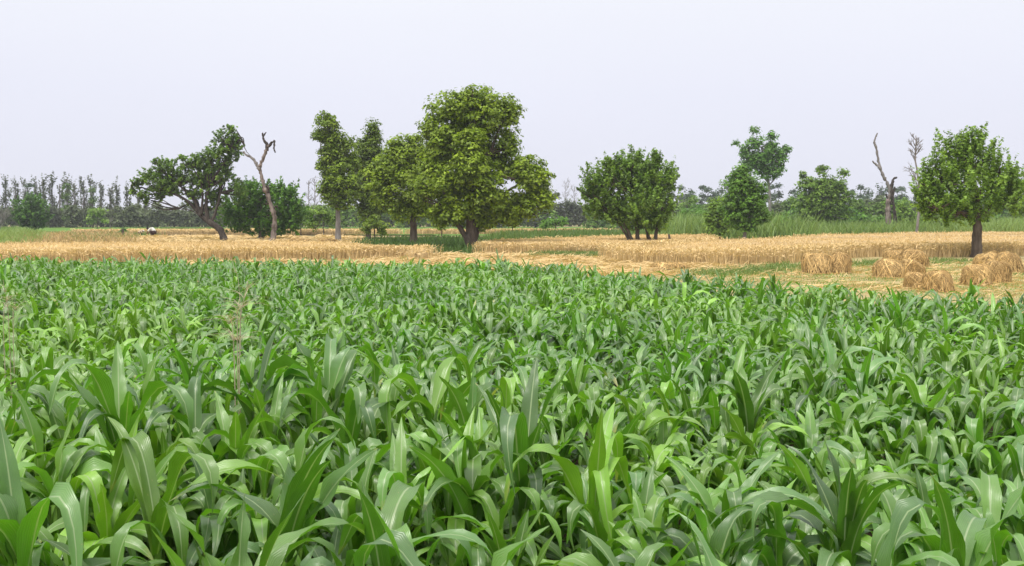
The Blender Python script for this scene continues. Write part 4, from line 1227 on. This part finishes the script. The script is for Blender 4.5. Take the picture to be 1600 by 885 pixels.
# ------------------------------------------------------------------ straw sheaves
def sheaf(px, py, wpx, hpx, label, yaw, seed, dy=0.0, hue=.6):
    r = np.random.default_rng(seed)
    g = gnd(px, py)
    D = g[1] + dy
    x = at(px, 400, D)[0]
    s = D / F
    W = wpx * s / 2 * 1.10; Hh = hpx * s * .98
    Dp = W * 1.15
    root = empty('wheat_sheaf', (x, D, 0.004))
    tag(root, label, 'sheaf', 'bundled wheat sheaves on the stubble')
    # core
    acc = Acc()
    nu, nv = 20, 10
    u = np.linspace(0, 2 * np.pi, nu, endpoint=False); v = np.linspace(0, 1, nv + 1)
    VV = []
    for j in range(nv + 1):
        ph = v[j] * np.pi / 2
        rr = np.cos(ph) ** .8; zz = np.sin(ph) ** 1.0
        for i in range(nu):
            nn = 1 + .10 * math.sin(3 * u[i] + seed + zz * 3) + .07 * math.sin(7 * u[i] + seed * 2)
            VV.append((W * .84 * rr * nn * math.cos(u[i]), Dp * .84 * rr * nn * math.sin(u[i]), Hh * .86 * zz * (1 + .06 * math.sin(2 * u[i] + seed))))
    VV = np.array(VV)
    Q = []
    for j in range(nv):
        for i in range(nu):
            i2 = (i + 1) % nu
            Q.append((j * nu + i, j * nu + i2, (j + 1) * nu + i2, (j + 1) * nu + i))
    C = np.zeros((len(VV), 4)); C[:, 0] = .0; C[:, 1] = .34; C[:, 3] = 1  # core straw coloured darker, painting shaded depth between the strands
    acc.add(VV, np.array(Q), None, C)
    # strands running over the bundle, along the axis given by yaw
    n = 1250 if hpx > 20 else 350
    ca, sa = math.cos(yaw), math.sin(yaw)
    rows = 6
    off = r.uniform(-1, 1, n) * .98             # across the bundle
    t0 = r.uniform(-1.05, .2, n); t1 = t0 + r.uniform(.6, 1.3, n)
    lift = 1 + r.normal(.02, .05, n)
    S = []
    th = r.uniform(0, 2 * np.pi, n)
    ridge = r.uniform(-.35, .35, n)
    reach = r.uniform(.5, 1.08, n); start = r.uniform(0, .3, n)
    swirl = r.normal(0, .85, n)
    over = r.random(n) < .4
    for k in range(rows):
        f = k / (rows - 1)
        t = np.clip(start + (reach - start) * f, 0, 1.1)
        ph = np.clip(t, 0, 1) * np.pi / 2
        R_ = np.sin(ph) ** .80 * (1 + np.maximum(t - 1, 0))
        x1 = R_ * np.cos(th + swirl * f) + ridge * (1 - t) * ca
        y1 = R_ * np.sin(th + swirl * f) + ridge * (1 - t) * sa
        z1 = np.cos(ph) ** .72 * lift
        # strands that pass right over the top, along the lie of the straw
        tt = np.clip(t0 + (t1 - t0) * f, -1, 1)
        pr = np.sqrt(1 - np.minimum(.97, np.abs(off)) ** 2)
        a2 = np.sin(tt * np.pi / 2) * pr
        x2 = a2 * ca - off * sa; y2 = a2 * sa + off * ca
        z2 = np.maximum(np.cos(tt * np.pi / 2), 0) ** .6 * pr * lift
        X = np.where(over, x2, x1); Y = np.where(over, y2, y1); Z = np.where(over, z2, z1)
        S.append(np.stack([X * W * .97, Y * Dp * .97, np.maximum(Z * Hh * .92, .012)], -1))
    S = np.stack(S, 1)
    wd = r.uniform(.004, .009, n)
    tan = unit(S[:, 1:] - S[:, :-1]); tan = np.concatenate([tan, tan[:, -1:]], 1)
    nrm = unit(S * np.array([1 / W ** 2, 1 / Dp ** 2, 1 / Hh ** 2]) + r.normal(0, .4, (n, 1, 3)))
    sd_ = unit(np.cross(tan, nrm))
    V = np.stack([S - sd_ * wd[:, None, None], S + sd_ * wd[:, None, None]], 2).reshape(-1, 3)
    o0 = (np.arange(n) * rows * 2)[:, None]
    Q = np.concatenate([np.concatenate([o0 + 2 * k, o0 + 2 * k + 1, o0 + 2 * k + 3, o0 + 2 * k + 2], 1) for k in range(rows - 1)])
    hh = np.clip(hue + r.normal(0, .28, n), 0, 1); vl = np.clip(.46 + r.normal(0, .15, n), .12, .8)
    C = np.repeat(np.stack([hh, vl, np.zeros(n), np.ones(n)], -1), rows * 2, axis=0)
    acc.add(V, Q, None, C)
    # loose ends sticking out
    m = 170
    an = r.uniform(0, 2 * np.pi, m); el = r.uniform(0, 1.3, m)
    b = np.stack([np.cos(an) * np.cos(el) * W * .9, np.sin(an) * np.cos(el) * Dp * .9, np.sin(el) * Hh * .85 + .02], -1)
    d = unit(b / np.array([W, Dp, Hh]) + r.normal(0, .5, (m, 3))) * np.array([1, 1, .5])
    V, Q, C = blades(b, d, r.uniform(.08, .2, m), np.full(m, .014), np.clip(.7 + r.normal(0, .2, m), 0, 1), np.full(m, .5), .8, r=r)
    V[:, 2] = np.maximum(V[:, 2], .01)
    acc.add(V, Q, None, C)
    # straws lying loose round the foot
    m = 160
    an = r.uniform(0, 2 * np.pi, m); rr = r.uniform(.95, 1.5, m)
    b = np.stack([np.cos(an) * W * rr, np.sin(an) * Dp * rr, r.uniform(.01, .05, m)], -1)
    d = np.stack([r.normal(size=m), r.normal(size=m), r.normal(0, .12, m)], -1)
    V, Q, C = blades(b, d, r.uniform(.1, .35, m), np.full(m, .012), np.clip(.7 + r.normal(0, .2, m), 0, 1), np.full(m, .5), .1, r=r, segs=1)
    V[:, 2] = np.maximum(V[:, 2], .008)
    acc.add(V, Q, None, C)
    # slumped, lopsided shape
    f1, f2, f3 = r.uniform(0, 6.28, 3); sl_ = r.uniform(-.12, .12)
    for A_ in acc.V:
        x_, y_, z_ = A_[:, 0] / W, A_[:, 1] / Dp, A_[:, 2] / Hh
        k_ = 1 + .10 * np.sin(2.6 * x_ + f1 + 2 * z_) + .08 * np.sin(4.1 * y_ + f2 + 3 * z_)
        A_[:, 2] *= (1 + sl_ * x_ + .05 * np.sin(4 * x_ + f3))
        A_[:, 0] = A_[:, 0] * k_ + sl_ * .35 * W * z_
        A_[:, 1] *= k_
    tag(link('straw', acc.mesh('straw', M_SHEAF), root), kind='stuff')
    # twisted straw band
    bp = []
    for k in range(15):
        a = math.pi * k / 14
        bp.append((-math.cos(a) * W * .97 * abs(sa) + 0.08 * ca * W, -math.cos(a) * Dp * .97 * ca, .012 + math.sin(a) ** .8 * Hh * .93))
    V, Q, T = tube(bp, np.full(15, .012), 6, .3, seed)
    C = np.zeros((len(V), 4)); C[:, 0] = .9; C[:, 1] = .55; C[:, 3] = 1
    link('band', mesh_np('band', V, Q, M_STRAW, True, tint=C, tris=T), root)
    return root
sheaf(1279, 428, 42, 33, 'pale wheat sheaf forming the left half of the leftmost pile', .3, 1, hue=.7)
sheaf(1309, 427, 42, 32, 'wheat sheaf with drooping ears, right half of the leftmost pile', 1.3, 2, hue=.45)
sheaf(1391, 434, 42, 30, 'pale wheat sheaf at the front left of the middle pile', .3, 3, hue=.65)
sheaf(1421, 432, 40, 27, 'wheat sheaf at the front right of the middle pile', 1.2, 4, hue=.5)
sheaf(1401, 415, 40, 25, 'wheat sheaf at the back left of the middle pile', .4, 5, hue=.65)
sheaf(1428, 417, 40, 28, 'wheat sheaf at the back right of the middle pile', 1.3, 6, hue=.45)
sheaf(1432, 452, 34, 27, 'low wheat sheaf peeping over the maize, left of the nearest pair', .4, 7, hue=.5)
sheaf(1468, 456, 46, 34, 'large wheat sheaf peeping over the maize, right of the nearest pair', 1.2, 8, hue=.5)
sheaf(1524, 446, 44, 34, 'pale wheat sheaf at the front left of the right hand pile', .3, 9, hue=.65)
sheaf(1555, 442, 46, 36, 'wheat sheaf at the front right of the right hand pile', 1.2, 10, hue=.5)
sheaf(1545, 424, 42, 30, 'wheat sheaf at the back left of the right hand pile, under the tree', .4, 11, hue=.65)
sheaf(1576, 426, 42, 32, 'wheat sheaf at the back right of the right hand pile, near the picture edge', 1.3, 12, hue=.45)
sheaf(1035, 424, 36, 14, 'small flat heap of wheat behind the field edge, left of the tall bluish maize', .4, 13, hue=.8)
sheaf(1060, 423, 30, 13, 'small flat heap of wheat half hidden by the tall bluish maize', 1.2, 14, hue=.7)
sheaf(470, 381, 34, 9, 'small flat heap of wheat right of the pale dead trunk', .4, 15, hue=.4)
sheaf(512, 381, 32, 9, 'small flat heap of wheat at the foot of the slender tree', .4, 16, hue=.4)

# ------------------------------------------------------------------ dry grass weed standing in the maize
def dry_weed(px, py_top, py_low, D, label, seed, n=16, spread=.13, straight=True):
    r = np.random.default_rng(seed)
    org = np.array([at(px, 500, D)[0], D, 0.004])
    root = empty('dry_grass_weed', tuple(org)); tag(root, label, 'dry weed')
    zt = at(px, py_top, D)[2]; zl = at(px, py_low, D)[2]
    for s in range(3 if straight else 1):
        acc = Acc()
        dx = r.normal(0, .03)
        top = np.array([dx * 2 + r.normal(0, .05), r.normal(0, .05), zt - s * .12])
        P = smoothpath([np.array([dx, 0, 0]), np.array([dx * 1.2, 0, zl * .9]), top], 5)
        V, Q, T = tube(P, np.linspace(.004, .0012, len(P)), 5)
        C = np.zeros((len(V), 4)); C[:, 0] = .8; C[:, 1] = .5; C[:, 3] = 1
        acc.add(V, Q, T, C)
        m = int(n * 1.3)
        t = r.uniform(.5, 1, m)
        b = P[(t * (len(P) - 1)).astype(int)]
        an = r.uniform(0, 6.28, m)
        d = np.stack([np.cos(an), np.sin(an), r.uniform(.6, 2.2, m)], -1)
        V, Q, C = blades(b, d, r.uniform(.08, .22, m), np.full(m, .0035), np.full(m, .8), np.clip(r.normal(.5, .08, m), 0, 1), 1.0, r=r, segs=3)
        acc.add(V, Q, None, C)
        link('flower_stalk', acc.mesh('flower_stalk', M_DRYWEED), root)
dry_weed(370, 440, 500, 5.4, 'dry straw coloured grass weed with feathery seed heads above the maize, left of centre', 1, 26)
dry_weed(12, 438, 480, 7.5, 'small dry grass weed with pale seed head at the left edge of the maize', 2, 14)
dry_weed(362, 402, 440, 8.5, 'thin pale upright grass stalk just behind the feathery dry weed', 3, 4, straight=False)

# ------------------------------------------------------------------ two harvesters far off in the cut field
def skin_mesh(name, verts, edges, radii, mat, parent):
    me = bpy.data.meshes.new(name)
    me.from_pydata([tuple(v) for v in verts], edges, [])
    o = link(name, me, parent)
    md = o.modifiers.new('skin', 'SKIN')
    for i, r in enumerate(radii):
        me.skin_vertices[0].data[i].radius = (r, r) if not isinstance(r, tuple) else r
    me.skin_vertices[0].data[0].use_root = True
    ss = o.modifiers.new('sub', 'SUBSURF'); ss.levels = 1; ss.render_levels = 2
    me.materials.append(mat)
    return o
def plain(name, c, rough=.8):
    return noise_material(name, [tuple(x * .85 for x in c), c], 8, rough, 4, .1, .01)
M_SKIN = plain('skin', (.22, .11, .07)); M_WHITE = plain('white_cotton', (.78, .76, .72)); M_DARKC = plain('dark_cotton', (.06, .035, .03)); M_BEIGE = plain('beige_cotton', (.6, .48, .34)); M_HAIR = plain('black_hair', (.012, .01, .01))
def harvester(px, py, label, tunic, trouser, cap, s=1.0, flip=1):
    g = gnd(px, py)
    root = empty('person', (g[0], g[1], 0.004)); root.scale = (s * flip, s, s)
    tag(root, label, 'person', None)
    # bent forward, crouching, facing -X; pelvis is the root
    V = [(0.18, 0, .36), (.10, 0, .50), (-.02, 0, .62), (-.16, 0, .66), (-.26, 0, .64), (-.35, 0, .60), (-.40, 0, .57),
         (.15, .10, .34), (-.12, .16, .42), (.06, .17, .09), (-.06, .18, .04), (.15, -.10, .34), (-.12, -.16, .42), (.06, -.17, .09), (-.06, -.18, .04),
         (-.14, .18, .60), (-.26, .20, .40), (-.38, .14, .22), (-.42, .12, .16), (-.14, -.18, .60), (-.26, -.20, .40), (-.38, -.14, .22), (-.42, -.12, .16)]
    E = [(0, 1), (1, 2), (2, 3), (3, 4), (4, 5), (5, 6), (0, 7), (7, 8), (8, 9), (9, 10), (0, 11), (11, 12), (12, 13), (13, 14), (3, 15), (15, 16), (16, 17), (17, 18), (3, 19), (19, 20), (20, 21), (21, 22)]
    R = [.12, .12, .13, .12, .055, .09, .085, .10, .065, .05, .045, .10, .065, .05, .045, .055, .045, .032, .035, .055, .045, .032, .035]
    skin_mesh('body', V, E, R, M_SKIN, root)
    skin_mesh('tunic', [V[i] for i in (0, 1, 2, 3, 15, 16, 19, 20)], [(0, 1), (1, 2), (2, 3), (3, 4), (4, 5), (3, 6), (6, 7)], [.19, .17, .17, .15, .085, .065, .085, .065], tunic, root)
    skin_mesh('trousers', [V[i] for i in (0, 7, 8, 9, 11, 12, 13)], [(0, 1), (1, 2), (2, 3), (0, 4), (4, 5), (5, 6)], [.15, .13, .095, .075, .13, .095, .075], trouser, root)
    bm = bmesh.new(); bmesh.ops.create_uvsphere(bm, u_segments=14, v_segments=8, radius=.108)
    for v in bm.verts:
        v.co.z *= .8; v.co += Vector((-.36, 0, .645))
    me = bpy.data.meshes.new('cap'); bm.to_mesh(me); bm.free(); me.materials.append(cap); link('cap', me, root)
harvester(238, 370, 'person in a white tunic crouching and bending forward in the cut wheat', M_WHITE, M_DARKC, M_HAIR, 1.15)
harvester(220, 369, 'smaller crouching person in beige, left of the one in white', M_BEIGE, M_DARKC, M_WHITE, .75, -1)

# ------------------------------------------------------------------ alike labels: tell neighbours apart by their place in the row
ORD = ['leftmost', 'second from left', 'third from left', 'fourth from left', 'fifth from left', 'sixth from left', 'seventh from left', 'eighth from left', 'ninth from left', 'tenth from left',
       'eleventh from left', 'twelfth from left', 'thirteenth from left', 'fourteenth from left', 'fifteenth from left', 'sixteenth from left', 'seventeenth from left', 'eighteenth from left']
by = {}
for o in sc.objects:
    if o.parent is None and 'label' in o and 'category' in o:
        px_ = 800 + F * o.location.x / max(o.location.y, .5)
        if -5 < px_ < 1605: by.setdefault(o['label'], []).append((px_, o))
for lab, L_ in by.items():
    if 1 < len(L_) <= len(ORD):
        L_.sort(key=lambda q: q[0])
        for k, (_, o) in enumerate(L_):
            if len(lab.split()) + len(ORD[k].split()) <= 16:
                o['label'] = lab + ', ' + ORD[k]

# ------------------------------------------------------------------ haze: one closed box round everything
m, t, o = newmat('haze')
pv = t.nodes.new('ShaderNodeVolumePrincipled')
pv.inputs['Color'].default_value = (0.93, 0.95, 1.0, 1)
pv.inputs['Density'].default_value = 0.00045
t.links.new(pv.outputs[0], o.inputs['Volume'])
bm = bmesh.new()
bmesh.ops.create_cube(bm, size=1.0)
for v in bm.verts:
    v.co.x *= 1900; v.co.y = 480 + v.co.y * 1140; v.co.z = -1.0 if v.co.z < 0 else 14.0
me = bpy.data.meshes.new('haze'); bm.to_mesh(me); bm.free(); me.materials.append(m)
hz = link('haze', me)
tag(hz, 'thin summer haze over the whole plain', 'haze', None, 'stuff')
print('tree leaves', NLEAF, 'tris', sum(len(o.data.loops) - 2 * len(o.data.polygons) for o in sc.objects if o.type == 'MESH'), 'unique', sum(len(o.loops) - 2 * len(o.polygons) for o in bpy.data.meshes))
